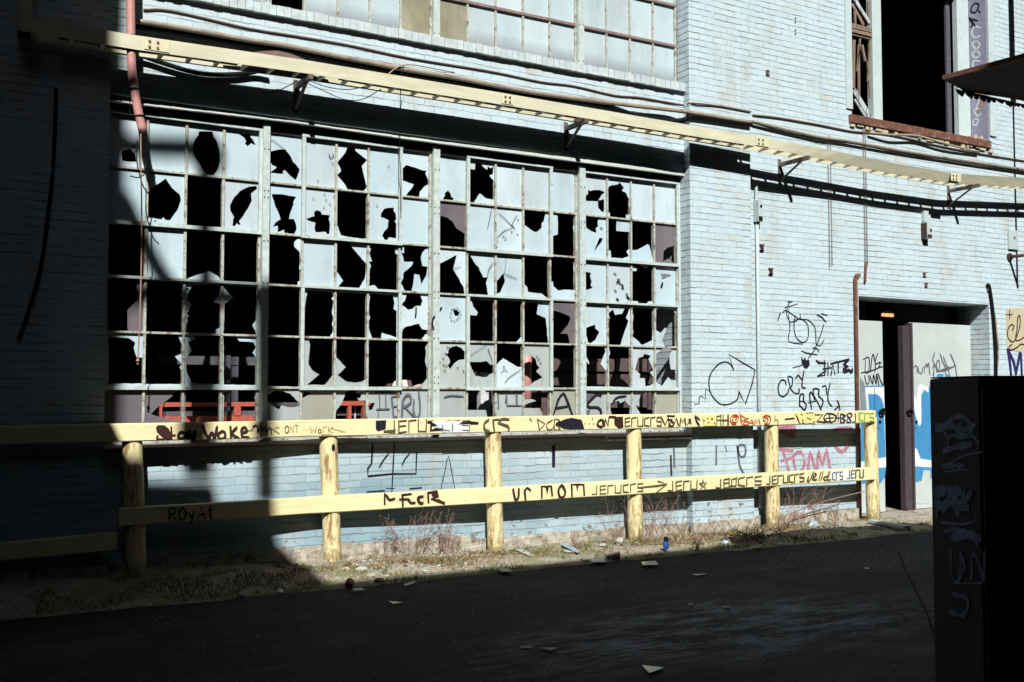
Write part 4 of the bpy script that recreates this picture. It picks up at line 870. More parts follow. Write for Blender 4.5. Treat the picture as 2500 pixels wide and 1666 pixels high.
g.stroke('M', [(825, 855), (822, 980)], 3.2, 1).stroke('M', [(824, 930), (845, 895), (868, 900), (872, 980)], 3.2).stroke('M', [(885, 905), (890, 960), (920, 975), (938, 900)], 3.2).stroke('M', [(950, 975), (955, 900)], 3.2, 1).stroke('M', [(955, 920), (975, 870), (985, 910), (1000, 860), (1010, 960), (1015, 990)], 3.2)
g.stroke('M', [(1068, 745), (1048, 830), (1080, 900), (1095, 940)], 3.4).stroke('M', [(1040, 920), (1065, 880), (1050, 1000)], 3).stroke('M', [(1095, 960), (1090, 860), (1115, 830), (1125, 900), (1095, 950)], 3.4)
g.stroke('M', [(1130, 755), (1160, 850), (1210, 930), (1240, 910)], 3.4).stroke('M', [(1165, 785), (1200, 880), (1230, 920)], 3).stroke('M', [(1245, 760), (1285, 850), (1285, 900), (1200, 920), (1090, 960)], 3.6).stroke('M', [(1100, 955), (1200, 940), (1300, 890)], 3.6)
g.stroke('M', [(1180, 930), (1200, 1000)], 3, 1).stroke('M', [(1220, 925), (1235, 1000)], 3, 1).stroke('M', [(1300, 880), (1310, 960), (1322, 1025)], 3).stroke('M', [(1055, 960), (1060, 1020)], 3, 1)
g.build(M['inkgrey'], rd, label='hum written beside a tangled tag')
for px, py, dr in ((2156, 1006, ld), (2222, 1008, rd)):
    m = MB(); c = at(px, py, Y=YD - .05)
    ring = [c + Vector((math.cos(a) * .045, -.01 * math.sin(a), math.sin(a) * .04)) for a in [k * math.pi / 5 for k in range(11)]]
    m.tube(ring, .014, 6); m.bar(c + Vector((-.06, 0, .015)), c + Vector((.06, .03, .015)), .02, .03); m.build('handle', M['black'], dr)
for px, py, dr in ((2147, 1036, ld), (2236, 1036, rd)):
    m = MB(); c = at(px, py, Y=YD - .01); m.box(c.x - .03, c.x + .03, YD - .015, YD - .001, c.z - .05, c.z + .05); m.tube([c + Vector((0, -.006, .03)), c + Vector((0, -.016, .03))], .022, 8, 1)
    m.build('lock_plate', [M['doorblue'], M['black']], dr)
# dark lining over the door and threshold
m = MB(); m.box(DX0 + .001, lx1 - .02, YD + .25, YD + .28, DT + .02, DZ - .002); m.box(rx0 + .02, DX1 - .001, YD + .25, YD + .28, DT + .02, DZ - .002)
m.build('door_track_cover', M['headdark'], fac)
m = MB(); m.box(DX0 - .02, XE, YR + .001 - .30, YD + 1.0, -.1, .022); m.build('doorway_step', M['concrete'], fac)
# orange glow just inside, source unclear, drawn as a hanging strip
a, b = at(2153, 764, Y=14.5), at(2199, 780, Y=14.5)
t = empty('glowing_strip', a + Vector((0, 0, 0)), 'orange glowing strip of unclear source hanging in the dark doorway above the sliding doors', 'orange_glow')
m = MB(); m.box(a.x, b.x, 14.45, 14.6, a.z + .02, a.z + .06); m.box(a.x + .1, a.x + .12, 14.5, 14.52, a.z + .06, 4.35); m.box(b.x - .12, b.x - .1, 14.5, 14.52, a.z + .06, 4.35); m.build('housing', M['headdark'], t)
m = MB(); n = 5
for i in range(n):
    xa = a.x + (b.x - a.x) * i / n; m.tube([(xa + .02, 14.5, a.z - .04), (xa + (b.x - a.x) / n - .02, 14.5, a.z - .04)], .035, 8)
m.build('tube', M['orange_glow'], t)

a, b = az_at(2187, 868), az_at(2207, 935); m = MB(); m.box(g0.x - .3, g1.x + .3, BY + .21, BY + .22, zf[0] - .2, zf[1] + .2); m.box(h0.x - .1, g0.x - .31, BY + .21, BY + .22, zh[0] - .1, zh[1] + .1)
m.build('far_window', emit('daylit_far_window', (.42, .60, .66), .75), fac)
# rusty corner guard and white pipe at the left of the doorway, hose at the right
t = empty('corner_guard', (DX0, YR, 0), 'rusty brown steel strip and white edge running up the left side of the doorway', 'steel strip')
top = at(2087, 674, Y=YR).z
m = MB(); m.tube([(DX0 - .045, YR - .035, 0), (DX0 - .045, YR - .035, top - .03), (DX0 - .03, YR - .035, top), (DX0 + .03, YR - .03, top + .01)], .024, 8); m.build('pipe', M['rust'], t, smooth=True)
m = MB(); m.box(DX0 - .018, DX0 + .03, YR - .012, YR - .001, 0, top - .06); m.build('edge_strip', M['whitepipe'], t)
a = at(2410, 697, Y=YR - .03); b_ = at(2424, 760, Y=YR - .03); c = at(2431, 860, Y=YR - .03); d = at(2432, 960, Y=YR - .03)
m = MB(); m.tube(smooth_pts([a, a + Vector((.05, 0, -.02)), b_, c, d, Vector((d.x, d.y, .1))], 4), .022, 8)
tag(m.build('hose', M['black'], base=(d.x, d.y, 0)), 'black hose running down the wall right of the doorway', 'hose')
m = MB(); m.tube([at(2418, 720, Y=YR - .02), at(2430, 775, Y=YR - .02), at(2438, 850, Y=YR - .02), at(2438, 872, Y=YR - .02), at(2432, 930, Y=YR - .02)], .009, 6)
tag(m.build('wall_cable', M['conduit'], base=(d.x, d.y, 1)), 'thin pale cable beside the black hose', 'cable')

# loft opening
LP = YR + .30
t = fac
def onL(x, y, Y=None): return at(x, y, Y=LP if Y is None else Y)
lw = empty('loft_opening', (WX0, YR, WZ)); lw.parent = fac; lw.location = Vector((WX0, YR, WZ)) - Vector(fac.location); lw['label'] = 'tall black loft opening with splintered boards and a rusty sill'
m = MB(); a = at(2064, 200, Y=YR).x; m.box(a, WX0, YR - .022, YR - .001, 5.24, WTOP); m.box(WX1, at(2428, 200, Y=YR).x, YR - .022, YR - .001, 5.25, WTOP); m.build('trim', M['woodtrim'], lw, bevel=.003)
m = MB(); xa, xb = onL(2129, 200).x, onL(2151, 200).x; m.box(xa, xb, LP - .02, LP + .08, WZ, WTOP); m.build('post', M['woodtrim'], lw, bevel=.004)
m = MB(); xc, xd = onL(2336, 100).x, WX1 - .002; m.box(xc, xd, LP - .01, LP + .07, WZ, WTOP)
m.build('post', M['woodtrim'], lw, bevel=.004)
m = MB(); m.box(xc - .10, xc - .01, LP + .1, LP + .13, WZ, WTOP); m.build('backing_board', M['greyboard'], lw)
m = MB(); m.box(WX1 - .006, WX1 - .001, YR + .012, LP - .02, WZ + .02, WTOP); m.build('jamb_board', M['reveal'], lw)
# splintered boards in the left side light
zt = onL(2100, 66).z; zb = onL(2100, 88).z
m = MB()
for k in range(5):
    z = zb + (zt - zb) * k / 4.0; m.box(WX0 + .01, xa - .01, LP + random.uniform(-.03, .0), LP + .03, z - .016, z + .012)
m.build('cross_rail', M['woodbrown'], lw)
m = MB()
for q, wd in (([(2079, 10), (2108, 62)], .045), ([(2090, 0), (2122, 62)], .035), ([(2100, 95), (2092, 175)], .02), ([(2084, 98), (2083, 215)], .05), ([(2096, 110), (2097, 235)], .03), ([(2124, 100), (2119, 200)], .03), ([(2118, 150), (2124, 240)], .025), ([(2104, 110), (2112, 150)], .04), ([(2088, 60), (2086, 20)], .03), ([(2121, 55), (2119, 5)], .03)):
    a, b = onL(*q[0]), onL(*q[1]); m.bar(a, b, wd, .02, up=(0, 1, 0))
m.build('splintered_board', M['woodbrown'], lw)
m = MB()
for q, wd in (([(2080, 222), (2122, 292)], .075), ([(2082, 245), (2112, 292)], .03), ([(2081, 0), (2118, 58)], .05)):
    a, b = onL(*q[0]), onL(*q[1]); a.y = b.y = LP - .03; m.bar(a, b, wd, .02, up=(0, 1, 0))
m.build('diagonal_brace', M['woodwhite'], lw)
m = MB(); a, b = at(2079, 289, Y=YR - .05), at(2421, 350, Y=YR - .05); zc = (a.z + b.z) / 2
m.box(a.x, b.x, YR - .05, YR + .30, zc - .062, zc + .045); m.build('sill', M['rust'], lw, bevel=.006)
m = MB()
for k in range(26):
    x = a.x - .02 + (b.x - a.x) * (k + random.random()) / 26
    if 4 < k < 20 and random.random() < .5: continue
    m.box(x, x + random.uniform(.04, .13), YR - .03, YR - .001, zc - .064 - random.uniform(.02, .055), zc - .0625)
m.build('mortar_bed', M['buff'], lw)
g = Ink(X=WX1 - .006)
for txt, pts in ((0, [(1825, 25), (1850, 40), (1825, 95), (1790, 90), (1800, 45), (1825, 25)]), (0, [(1845, 80), (1860, 100)])):
    g.stroke('T', pts, 4.5)
g.stroke('T', [(1720, 120), (1760, 130), (1800, 180), (1790, 210)], 5).stroke('T', [(1765, 100), (1775, 140), (1840, 160)], 5).stroke('T', [(1790, 150), (1820, 200)], 6); g.build(M['ink'], lw)
g = Ink(X=WX1 - .006)
for pts in ([(1860, 215), (1820, 205), (1795, 250), (1820, 290), (1860, 275)], [(1830, 310), (1800, 340), (1830, 375), (1858, 345), (1830, 310)], [(1830, 385), (1800, 415), (1825, 445), (1858, 420), (1830, 385)], [(1860, 470), (1810, 470), (1810, 515), (1855, 530)],
            [(1805, 690), (1850, 690), (1810, 740), (1855, 745)], [(1810, 760), (1850, 770), (1830, 830)], [(1850, 830), (1815, 850), (1840, 890), (1865, 870)], [(1815, 910), (1845, 920), (1830, 960), (1805, 950), (1815, 910)]): g.stroke('T', pts, 5)
g.build(M['inkwhite'], lw, label='white letters running down the lilac jamb')
g = Ink(X=WX1 - .006)
for pts in ([(1850, 690), (1870, 740), (1850, 800), (1860, 870)], [(1840, 760), (1890, 700), (1880, 800), (1850, 820)], [(1870, 720), (1895, 780)]): g.stroke('T', pts, 3.5)
g.build(M['inkorange'], lw)
m = MB()
for k in range(7): x = xd - .30 + k * .045; m.box(x, x + .05, LP - .25, LP - .03, WZ + .0, WZ + .05 + .04 * math.sin(k * 2.1))
m.build('rubble', M['buff'], lw)

# ================================================================== GRAFFITI ON THE BRICKWORK
def YW_at(x): return YP if 1687 < x < 1835 else YR if x >= 1835 else YW
g = Ink(YP)
g.stroke('K', [(165, 1325), (215, 1320), (215, 1255), (235, 1230), (285, 1270), (290, 1150), (350, 1195)], 3.2, 1)
g.stroke('K', [(605, 940), (570, 880), (520, 850), (450, 865), (380, 930), (335, 1010), (325, 1100), (345, 1200), (400, 1280), (460, 1325), (530, 1330), (600, 1305), (650, 1260), (665, 1180)], 4)
g.stroke('K', [(605, 940), (550, 765), (700, 855), (845, 940), (810, 1100), (735, 1325), (690, 1240), (665, 1180)], 4, 1)
g.build(M['ink'], fac, label='black rounded arrow with a zigzag tail on the pilaster')
g = Ink(YP); g.stroke('N', [(3390, 390), (3395, 550)], 8, 1); g.stroke('V', [(350, 390), (350, 550)], 7, 1); g.stroke('V', [(430, 390), (440, 435)], 5, 1)
g.stroke('V', [(530, 390), (560, 480), (600, 470), (600, 390), (540, 400), (555, 560), (590, 630)], 6); g.build(M['inkgrey'], fac)
g = Ink(YR)
g.stroke('K', [(1100, 385), (1115, 335), (1130, 295)], 4, 2).stroke('K', [(1155, 295), (1195, 270), (1290, 335), (1350, 370), (1430, 375), (1500, 430), (1525, 500), (1530, 640)], 3.4)
g.stroke('K', [(1215, 175), (1260, 170)], 5, 1).stroke('K', [(1235, 175), (1205, 240)], 5, 1).stroke('K', [(1180, 240), (1320, 195)], 3.4, 1)
g.stroke('K', [(1205, 240), (1200, 320), (1230, 390), (1235, 500), (1222, 620), (1380, 648)], 3.4, 2).stroke('K', [(1225, 245), (1225, 380)], 3, 1)
g.stroke('K', [(1240, 400), (1300, 390), (1350, 360), (1430, 420), (1445, 520), (1430, 600), (1380, 630), (1320, 590), (1285, 500), (1285, 400), (1300, 325)], 3.4).stroke('K', [(1350, 305), (1355, 360)], 3.4, 1)
g.stroke('K', [(1615, 430), (1590, 520), (1535, 660), (1510, 720), (1440, 810)], 3.2).stroke('K', [(1530, 650), (1580, 665), (1620, 600)], 3.2).stroke('K', [(1495, 690), (1540, 700), (1560, 735)], 3.6).stroke('K', [(1365, 725), (1430, 750), (1545, 768)], 3.4)
g.stroke('K', [(1545, 320), (1600, 350), (1640, 400)], 5, 1).stroke('K', [(1595, 308), (1655, 325)], 5, 1)
g.stroke('K', [(1270, 915), (1370, 885)], 3.6, 1)
g.fill('K', [(1360, 780), (1390, 830), (1400, 790), (1420, 830), (1450, 820), (1460, 880), (1430, 925), (1400, 920), (1370, 870)])
g.build(M['ink'], fac, label='black looping tag with an arrow high on the wall')
g = Ink(YR)
g.stroke('K', [(1195, 1110), (1180, 1060), (1135, 1060), (1105, 1130), (1115, 1210), (1160, 1240), (1210, 1200), (1230, 1140)], 4.5)
g.stroke('K', [(1240, 1130), (1215, 1020), (1265, 1030), (1260, 1110), (1245, 1150), (1290, 1200), (1335, 1200), (1340, 1150)], 4.5).stroke('K', [(1300, 1040), (1330, 1000), (1370, 1050)], 4.5).stroke('K', [(1395, 945), (1375, 1070), (1375, 1130), (1410, 1145)], 4.5)
g.stroke('K', [(1345, 1350), (1350, 1230), (1390, 1215), (1390, 1290), (1420, 1330), (1400, 1390), (1350, 1340)], 5).stroke('K', [(1350, 1290), (1400, 1300)], 4.5, 1)
g.stroke('K', [(1480, 1380), (1460, 1250), (1470, 1190), (1540, 1290), (1590, 1390)], 5).stroke('K', [(1440, 1310), (1530, 1290)], 4.5, 1)
g.stroke('K', [(1510, 1270), (1500, 1160), (1560, 1160), (1560, 1230), (1610, 1290), (1580, 1380)], 5).stroke('K', [(1600, 1130), (1640, 1120), (1650, 1210)], 4.5).stroke('K', [(1690, 1085), (1665, 1200), (1670, 1300), (1710, 1350)], 4.5)
g.stroke('K', [(1740, 1390), (1790, 1340), (1770, 1280), (1790, 1340), (1800, 1400)], 6, 1)
g.build(M['ink'], fac, label='CRY BABY in black spray paint')
g = Ink(YR)
g.stroke('K', [(1535, 835), (1560, 860), (1640, 865)], 7, 1).stroke('K', [(1625, 840), (1630, 1000), (1550, 1010)], 6, 1).stroke('K', [(1665, 860), (1665, 1000)], 6, 1).stroke('K', [(1610, 930), (1700, 915)], 6, 1)
g.stroke('K', [(1700, 995), (1720, 880), (1745, 990)], 6, 1).stroke('K', [(1700, 870), (1900, 820)], 8, 1).stroke('K', [(1780, 860), (1780, 970)], 6, 1)
g.stroke('K', [(1890, 835), (1840, 880), (1890, 900), (1840, 930), (1850, 965), (1900, 940), (1925, 970), (1940, 930)], 8, 2).stroke('K', [(1550, 1010), (1640, 950)], 6, 1)
g.build(M['ink'], fac, label='HATE in heavy black spray paint')
g = Ink(YR); g.fill('M', [(1868, 250), (2110, 240), (2110, 750), (1960, 730), (1880, 700)]); g.build(M['buff'], fac, label='buff patch of covering paint with looped lettering')
g = Ink(YR - .003)
g.stroke('M', [(1912, 265), (1912, 365)], 4, 1).stroke('M', [(1878, 318), (1940, 315)], 4, 1)
g.stroke('M', [(1940, 500), (1960, 450), (1930, 430), (1895, 480), (1890, 560), (1920, 610), (1960, 620), (2000, 540), (2030, 420), (2025, 330), (2005, 350), (1995, 480), (1980, 600), (2030, 600), (2075, 570)], 3.6)
g.stroke('M', [(1940, 650), (1905, 680), (1925, 715), (1990, 690), (2040, 650), (2100, 660)], 3.6).build(M['inkbrown'], fac)
g = Ink(YR - .004)
g.stroke('M', [(1890, 710), (1915, 850), (1930, 1000)], 11, 1).stroke('M', [(1900, 720), (1960, 850), (1985, 980)], 11, 1).stroke('M', [(1985, 980), (2010, 850), (2025, 745)], 10, 1).stroke('M', [(2040, 760), (2050, 1000)], 12, 1).build(M['inkblue'], fac, label='fat navy letter M')
g = Ink(YR); # pale pink lettering behind the barrier
for pts, wd in (([(900, 205), (1010, 205), (1015, 300)], 22), ([(900, 240), (1000, 290)], 22), ([(905, 420), (1010, 430)], 14), ([(930, 430), (980, 600)], 12), ([(920, 520), (1010, 490)], 10), ([(1040, 590), (1020, 480), (1090, 440), (1120, 540), (1090, 600)], 9),
                ([(1150, 600), (1165, 440), (1210, 590)], 10), ([(1230, 590), (1240, 430), (1275, 560), (1310, 420), (1340, 600)], 11), ([(1370, 250), (1440, 235), (1530, 235)], 9), ([(1390, 400), (1440, 440), (1500, 390)], 12)): g.stroke('V', pts, wd, 2)
g.build(M['inkpink'], fac, label='faded pink lettering behind the guard rail')
g = Ink(YW)
g.stroke('N', [(885, 360), (875, 520), (845, 560), (845, 625), (1050, 605), (1245, 605), (1250, 430)], 5.5, 1).stroke('N', [(1065, 350), (1055, 540), (1045, 750)], 4.5, 1)
g.stroke('N', [(1015, 440), (975, 490), (940, 550)], 4.5, 2).stroke('N', [(1190, 440), (1155, 480), (1130, 530)], 4.5, 2).stroke('N', [(840, 755), (980, 745)], 6, 1).stroke('N', [(1000, 725), (1070, 725)], 2.5, 1).stroke('N', [(1195, 728), (1290, 720)], 5, 1)
g.stroke('N', [(1450, 735), (1490, 560), (1515, 455), (1540, 580), (1570, 735)], 2.4, 2)
g.stroke('S', [(610, 400), (610, 560)], 14, 1)
g.build(M['ink'], fac, label='black sprayed window shape with a cross bar, low on the wall')

# ================================================================== GUARD RAIL
gr = empty('guard_rail', (5.24, yf(5.24) + .1, 0), 'yellow timber guard rail on round posts covered in tags below the broken windows', 'guard rail')
posts = [((322, 1062), (333, 1388)), ((801, 1068), (812, 1367)), ((1203, 1058), (1210.5, 1358)), ((1546.5, 1048), (1552, 1333)), ((1882, 1040), (1888, 1304)), ((2124, 1033), (2133, 1277))]
pts_ = []
for i, (a, b) in enumerate(posts):
    fp = lambda x: yf(x) + .10
    A, B_ = atl(*a, fp), atl(*b, fp); d = (A - B_); A = B_ + d * ((1.30 - B_.z) / d.z); B0 = B_ - d * .25
    n = 14; ps = [B0 + (A - B0) * k / n for k in range(n + 1)]; m = MB()
    m.tube(ps, [.082 + .0025 * hn(i * 3 + k, 1, 1.1) for k in range(n + 1)], 20)
    o = m.build('post', M['yellowpost'], gr, smooth=True); pts_.append((A, B_))
    if i == 0: o['label'] = 'post in deep shade at the left end'
def rail(name, xs, top, bot, thick=.09):
    m = MB(); n = 60; L = []
    for k in range(n + 1):
        t = k / n; x = xs[0] + (xs[1] - xs[0]) * t
        zt_ = top[0] + (top[1] - top[0]) * t + .003 * hn(x, 5, .8); zb_ = bot[0] + (bot[1] - bot[0]) * t + .004 * hn(x, 9, .8)
        y0 = yf(x); e = .003 * hn(x, 2, .6) + .002; c = .008
        L.append([(x, y0 + e + c, zb_), (x, y0 + e, zb_ + c), (x, y0 + e, zt_ - c), (x, y0 + e + c, zt_), (x, y0 + e + thick, zt_), (x, y0 + e + thick, zb_)])
    vs = [p for r_ in L for p in r_]; fs = []
    for k in range(n):
        for j in range(6): a, b = k * 6 + j, k * 6 + (j + 1) % 6; fs.append((a, b, b + 6, a + 6))
    fs += [(5, 4, 3, 2, 1, 0), tuple(n * 6 + j for j in range(6))]
    m.mesh(vs, fs); return m.build(name, M['yellow'], gr)
xe = atl(2138, 1020, yf).x; xl = atl(322, 1250, yf).x - .1
def rz(x0_, y0_): return atl(x0_, y0_, yf).z
zz_ = lambda xa, za, xb, zb, X: za + (zb - za) * (X - xa) / (xb - xa)
def two(p, q, X): a_, b_ = atl(*p, yf), atl(*q, yf); return zz_(a_.x, a_.z, b_.x, b_.z, X)
rail('rail', (-1.2, xe), (two((280, 1035), (2130, 1002.5), -1.2), two((280, 1035), (2130, 1002.5), xe)), (two((820, 1065), (2100, 1034), -1.2), two((820, 1065), (2100, 1034), xe)))
rail('rail', (xl, xe - .02), (two((700, 1218), (2140, 1141), xl), two((700, 1218), (2140, 1141), xe)), (two((700, 1259), (2140, 1172), xl), two((700, 1259), (2140, 1172), xe)))
rail('rail', (-1.2, xl - .012), (.40, .475), (.27, .335))
g = RInk(.006)
g.fill('r2', [(160, 160), (270, 155), (265, 240), (185, 265), (160, 240)])
g.stroke('r2', [(710, 175), (760, 170), (740, 200), (860, 195), (1010, 185), (1130, 180), (1225, 185)], 8, 1).stroke('r2', [(740, 180), (735, 262), (780, 250), (850, 250)], 7, 1)
g.fill('r2', [(2045, 190), (2120, 150), (2200, 130), (2310, 150), (2340, 245), (2200, 245), (2120, 240)])
g.build(M['ink'], gr, label='blots of black spray paint')
g = RInk(.0065)
g.fill('r1', [(130, 190), (150, 165), (220, 165), (265, 200), (300, 270), (305, 315), (240, 310), (190, 280), (140, 230)])
g.stroke('r1', [(150, 270), (145, 305), (220, 310)], 4).stroke('r1', [(290, 185), (295, 310)], 6, 1).stroke('r1', [(270, 265), (330, 268)], 5, 1).stroke('r1', [(430, 240), (380, 240), (365, 290), (410, 305), (440, 270), (445, 235), (470, 310)], 6)
g.stroke('r1', [(480, 220), (500, 290), (540, 230), (530, 310), (500, 315)], 7)
g.stroke('r1', [(620, 165), (640, 230), (680, 290), (715, 240), (745, 290), (770, 180)], 7).stroke('r1', [(820, 225), (780, 260), (800, 305), (850, 290), (850, 240), (815, 222)], 6).stroke('r1', [(910, 180), (915, 300)], 7, 1).stroke('r1', [(975, 185), (925, 250), (1000, 300)], 6)
g.stroke('r1', [(1035, 240), (1080, 225), (1060, 185), (1025, 210), (1035, 280), (1100, 290)], 6).stroke('r1', [(1090, 220), (1150, 210)], 2.5, 1)
g.stroke('r1', [(1140, 185), (1170, 165), (1200, 190), (1190, 240), (1240, 170), (1230, 245), (1290, 160), (1280, 250), (1320, 180), (1340, 255)], 3.2, 2).stroke('r1', [(1200, 155), (1290, 245)], 2.5, 1).stroke('r1', [(1330, 190), (1420, 250)], 2, 1).stroke('r1', [(1370, 190), (1420, 185)], 2, 1)
g.build(M['inkbrown'], gr, label='Stay Woke in dark brown spray paint')
g = RInk(.006)
g.text('r1', 'ONT', 1480, 245, 1620, 238, 75, 1.6).text('r1', 'WorK', 1745, 250, 1980, 240, 62, 1.5).stroke('r1', [(1860, 262), (1970, 258)], 1.5, 1).stroke('r1', [(1960, 195), (2110, 235)], 1.5, 1)
g.build(M['inkbrown'], gr, label='thin marker words')
g = RInk(.006)
g.text('r2', 'JErU', 290, 285, 690, 270, 125, 4.5).text('r2', 'CrS', 860, 270, 1140, 262, 105, 4)
g.stroke('r2', [(250, 270), (360, 262)], 7, 1)
g.stroke('r2', [(1340, 150), (1295, 190), (1300, 250), (1345, 265)], 6).stroke('r2', [(1400, 265), (1385, 150), (1440, 145)], 6, 1).stroke('r2', [(1550, 145), (1480, 140), (1440, 180), (1540, 215), (1550, 262)], 6, 2)
g.text('r3', 'ErUCrS', 745, 360, 1265, 350, 125, 3.6)
g.text('r3', 'FH', 2060, 345, 2230, 340, 140, 3.2)
g.text('r4', 'H', 60, 345, 160, 340, 150, 3); g.text('r4', 'J', 1950, 300, 2010, 298, 130, 3)
g.build(M['inkolive'], gr, label='olive block letters along the top rail')
g = RInk(.0055)
for q in ([(710, 165), (1150, 165), (1140, 280), (880, 285)],): g.fill('r2', q)
g.build(M['doorwhite'], gr, name='covering_paint')
g = RInk(.0045)
g.fill('r4', [(1120, 165), (1420, 155), (1400, 310), (1290, 320), (1200, 318)]); g.fill('r3', [(1850, 210), (2060, 200), (2060, 350), (1880, 355)]); g.fill('r4', [(2030, 150), (2270, 145), (2265, 295), (2030, 298)])
g.build(M['lemon'], gr, name='covering_paint')
g = RInk(.0075)
g.stroke('r2', [(1850, 140), (1870, 262)], 3, 1).stroke('r2', [(1850, 145), (1930, 190), (1880, 245)], 2.6, 1).stroke('r2', [(2010, 150), (1950, 190), (1955, 245), (2010, 240), (2030, 160)], 2).stroke('r2', [(2025, 140), (2030, 250), (2090, 240), (2040, 195), (2085, 155), (2030, 140)], 2).stroke('r2', [(1770, 135), (1790, 165)], 2.5, 1)
for x in (170, 230, 290): g.stroke('r3', [(x - 6, 320), (x + 6, 320)], 2.5, 1)
g.stroke('r3', [(275, 235), (275, 265)], 2, 1).stroke('r3', [(440, 300), (410, 265), (360, 290), (350, 340), (400, 365), (440, 330), (420, 300)], 5).stroke('r3', [(450, 350), (455, 250), (500, 350), (510, 235)], 4.5, 1)
g.stroke('r3', [(520, 220), (600, 225), (600, 300)], 6, 1)
g.fill('r3', [(590, 225), (710, 220), (720, 370), (650, 380), (595, 330)])
g.stroke('r3', [(1270, 240), (1320, 340), (1370, 220), (1375, 350)], 4.5, 1).stroke('r3', [(1350, 205), (1455, 210)], 4.5, 1).stroke('r3', [(1350, 260), (1420, 265)], 4, 1).stroke('r3', [(1400, 290), (1385, 350), (1440, 345), (1430, 295), (1400, 290)], 3.5)
g.stroke('r3', [(1440, 345), (1480, 240), (1510, 340)], 4.5, 1).stroke('r3', [(1530, 350), (1545, 240), (1575, 300), (1600, 235), (1615, 340)], 4.5, 1).stroke('r3', [(1640, 330), (1690, 255), (1660, 250), (1690, 320)], 4, 1)
g.stroke('r3', [(1750, 210), (1770, 280), (1810, 345)], 5, 1).stroke('r3', [(1770, 215), (1815, 265)], 4, 1)
for q in ((1870, 270), (1920, 240), (1930, 300), (1980, 250), (2020, 310), (1985, 240)): g.stroke('r3', [(q[0], q[1]), (q[0] + 18, q[1] + 12)], 2.2, 1)
g.build(M['inkbrown'], gr, label='dark brown tags in the middle of the top rail')
g = RInk(.0075)
g.stroke('r4', [(265, 260), (290, 240), (270, 215), (235, 240), (235, 290), (275, 300), (310, 260), (305, 210), (260, 195), (210, 220), (200, 280), (230, 325), (280, 325)], 2.8)
g.stroke('r4', [(335, 165), (350, 290), (430, 250), (460, 240)], 2.8, 1).stroke('r4', [(350, 200), (440, 255)], 2.5, 1).stroke('r4', [(345, 200), (365, 340)], 2.2, 1).stroke('r4', [(400, 285), (385, 330), (450, 335), (450, 290), (395, 290)], 2.8).stroke('r4', [(455, 330), (510, 260), (525, 335)], 3.2, 1).stroke('r4', [(490, 310), (530, 305)], 2.5, 1)
g.stroke('r4', [(545, 330), (555, 255), (580, 310), (605, 250), (625, 330)], 3.4, 1)
g.stroke('r4', [(710, 265), (690, 285), (670, 260), (695, 230), (735, 250), (730, 300), (690, 315)], 2.6).stroke('r4', [(660, 225), (710, 200), (765, 220), (775, 280), (740, 325), (690, 320)], 2.6)
g.build(M['inkred'], gr, label='FOAM between two spirals in red marker')
g = RInk(.0075)
g.stroke('r4', [(840, 205), (838, 300)], 1.8, 1).stroke('r4', [(845, 260), (880, 265), (880, 330)], 1.8, 1).stroke('r4', [(985, 255), (1115, 242)], 4, 1).stroke('r4', [(1150, 210), (1190, 310)], 3.2, 1)
for q in ((1210, 185), (1290, 165), (1325, 160), (1360, 158), (1225, 265), (1230, 300), (1300, 240), (1330, 250), (1390, 290), (1410, 185)): g.stroke('r4', [(q[0], q[1]), (q[0] + 20, q[1] + 12)], 3, 1)
g.stroke('r4', [(1445, 190), (1525, 185), (1440, 285), (1565, 300)], 4, 1).stroke('r4', [(1580, 175), (1540, 230), (1580, 290), (1640, 290)], 3.4)
g.build(M['ink'], gr, label='black dash and the letter Z')
g = RInk(.0078)
g.stroke('r4', [(1620, 190), (1640, 300), (1720, 250), (1690, 190), (1580, 170)], 3.4).stroke('r4', [(1570, 240), (1680, 235)], 3, 1).stroke('r4', [(1705, 290), (1750, 130), (1745, 290)], 4, 1).stroke('r4', [(1700, 240), (1790, 235)], 3, 1)
g.stroke('r4', [(1780, 180), (1785, 300), (1850, 280), (1800, 240), (1850, 210), (1785, 180)], 3.6).stroke('r4', [(1900, 235), (1870, 190), (1920, 170), (1945, 210), (1880, 250), (1880, 300), (1930, 290), (1900, 240)], 3)
g.build(M['inkblue'], gr, label='DAB in navy marker')
g = RInk(.0075); g.text('r4', 'CrS', 2050, 280, 2255, 290, 115, 3.6); g.build(M['inkgreen'], gr, label='three green letters at the right end')
g = RInk(.0055)
def qt(*a_, **k_): return g.text(*a_, **k_)
g.stroke('q1', [(350, 275), (350, 180)], 7, 1).stroke('q1', [(365, 190), (395, 235), (445, 225)], 6).stroke('q1', [(525, 295), (520, 190), (600, 180)], 7, 1).stroke('q1', [(495, 232), (560, 230)], 7, 1).stroke('q1', [(575, 230), (600, 265), (640, 265)], 6)
g.stroke('q1', [(715, 205), (670, 220), (685, 265), (715, 270)], 7).stroke('q1', [(770, 260), (765, 170), (850, 160), (860, 200), (800, 230), (860, 245), (920, 270)], 8, 1).stroke('q1', [(810, 190), (850, 190)], 10, 1)
g.stroke('q1', [(1580, 135), (1600, 230), (1630, 215), (1635, 130)], 6).stroke('q1', [(1700, 240), (1690, 150), (1715, 120), (1745, 145)], 6, 1).stroke('q1', [(1855, 215), (1855, 105), (1900, 110), (1905, 175), (1915, 105), (1945, 105), (1955, 195)], 6, 1)
g.stroke('q1', [(2045, 95), (2015, 140), (2025, 205), (2060, 210), (2080, 160), (2050, 95)], 6).stroke('q1', [(2145, 205), (2140, 90), (2190, 90), (2195, 150), (2200, 90), (2255, 90), (2262, 190)], 6, 1)
g.build(M['inkbrown'], gr, label='two thick brown words on the lower rail')
g = RInk(.0055)
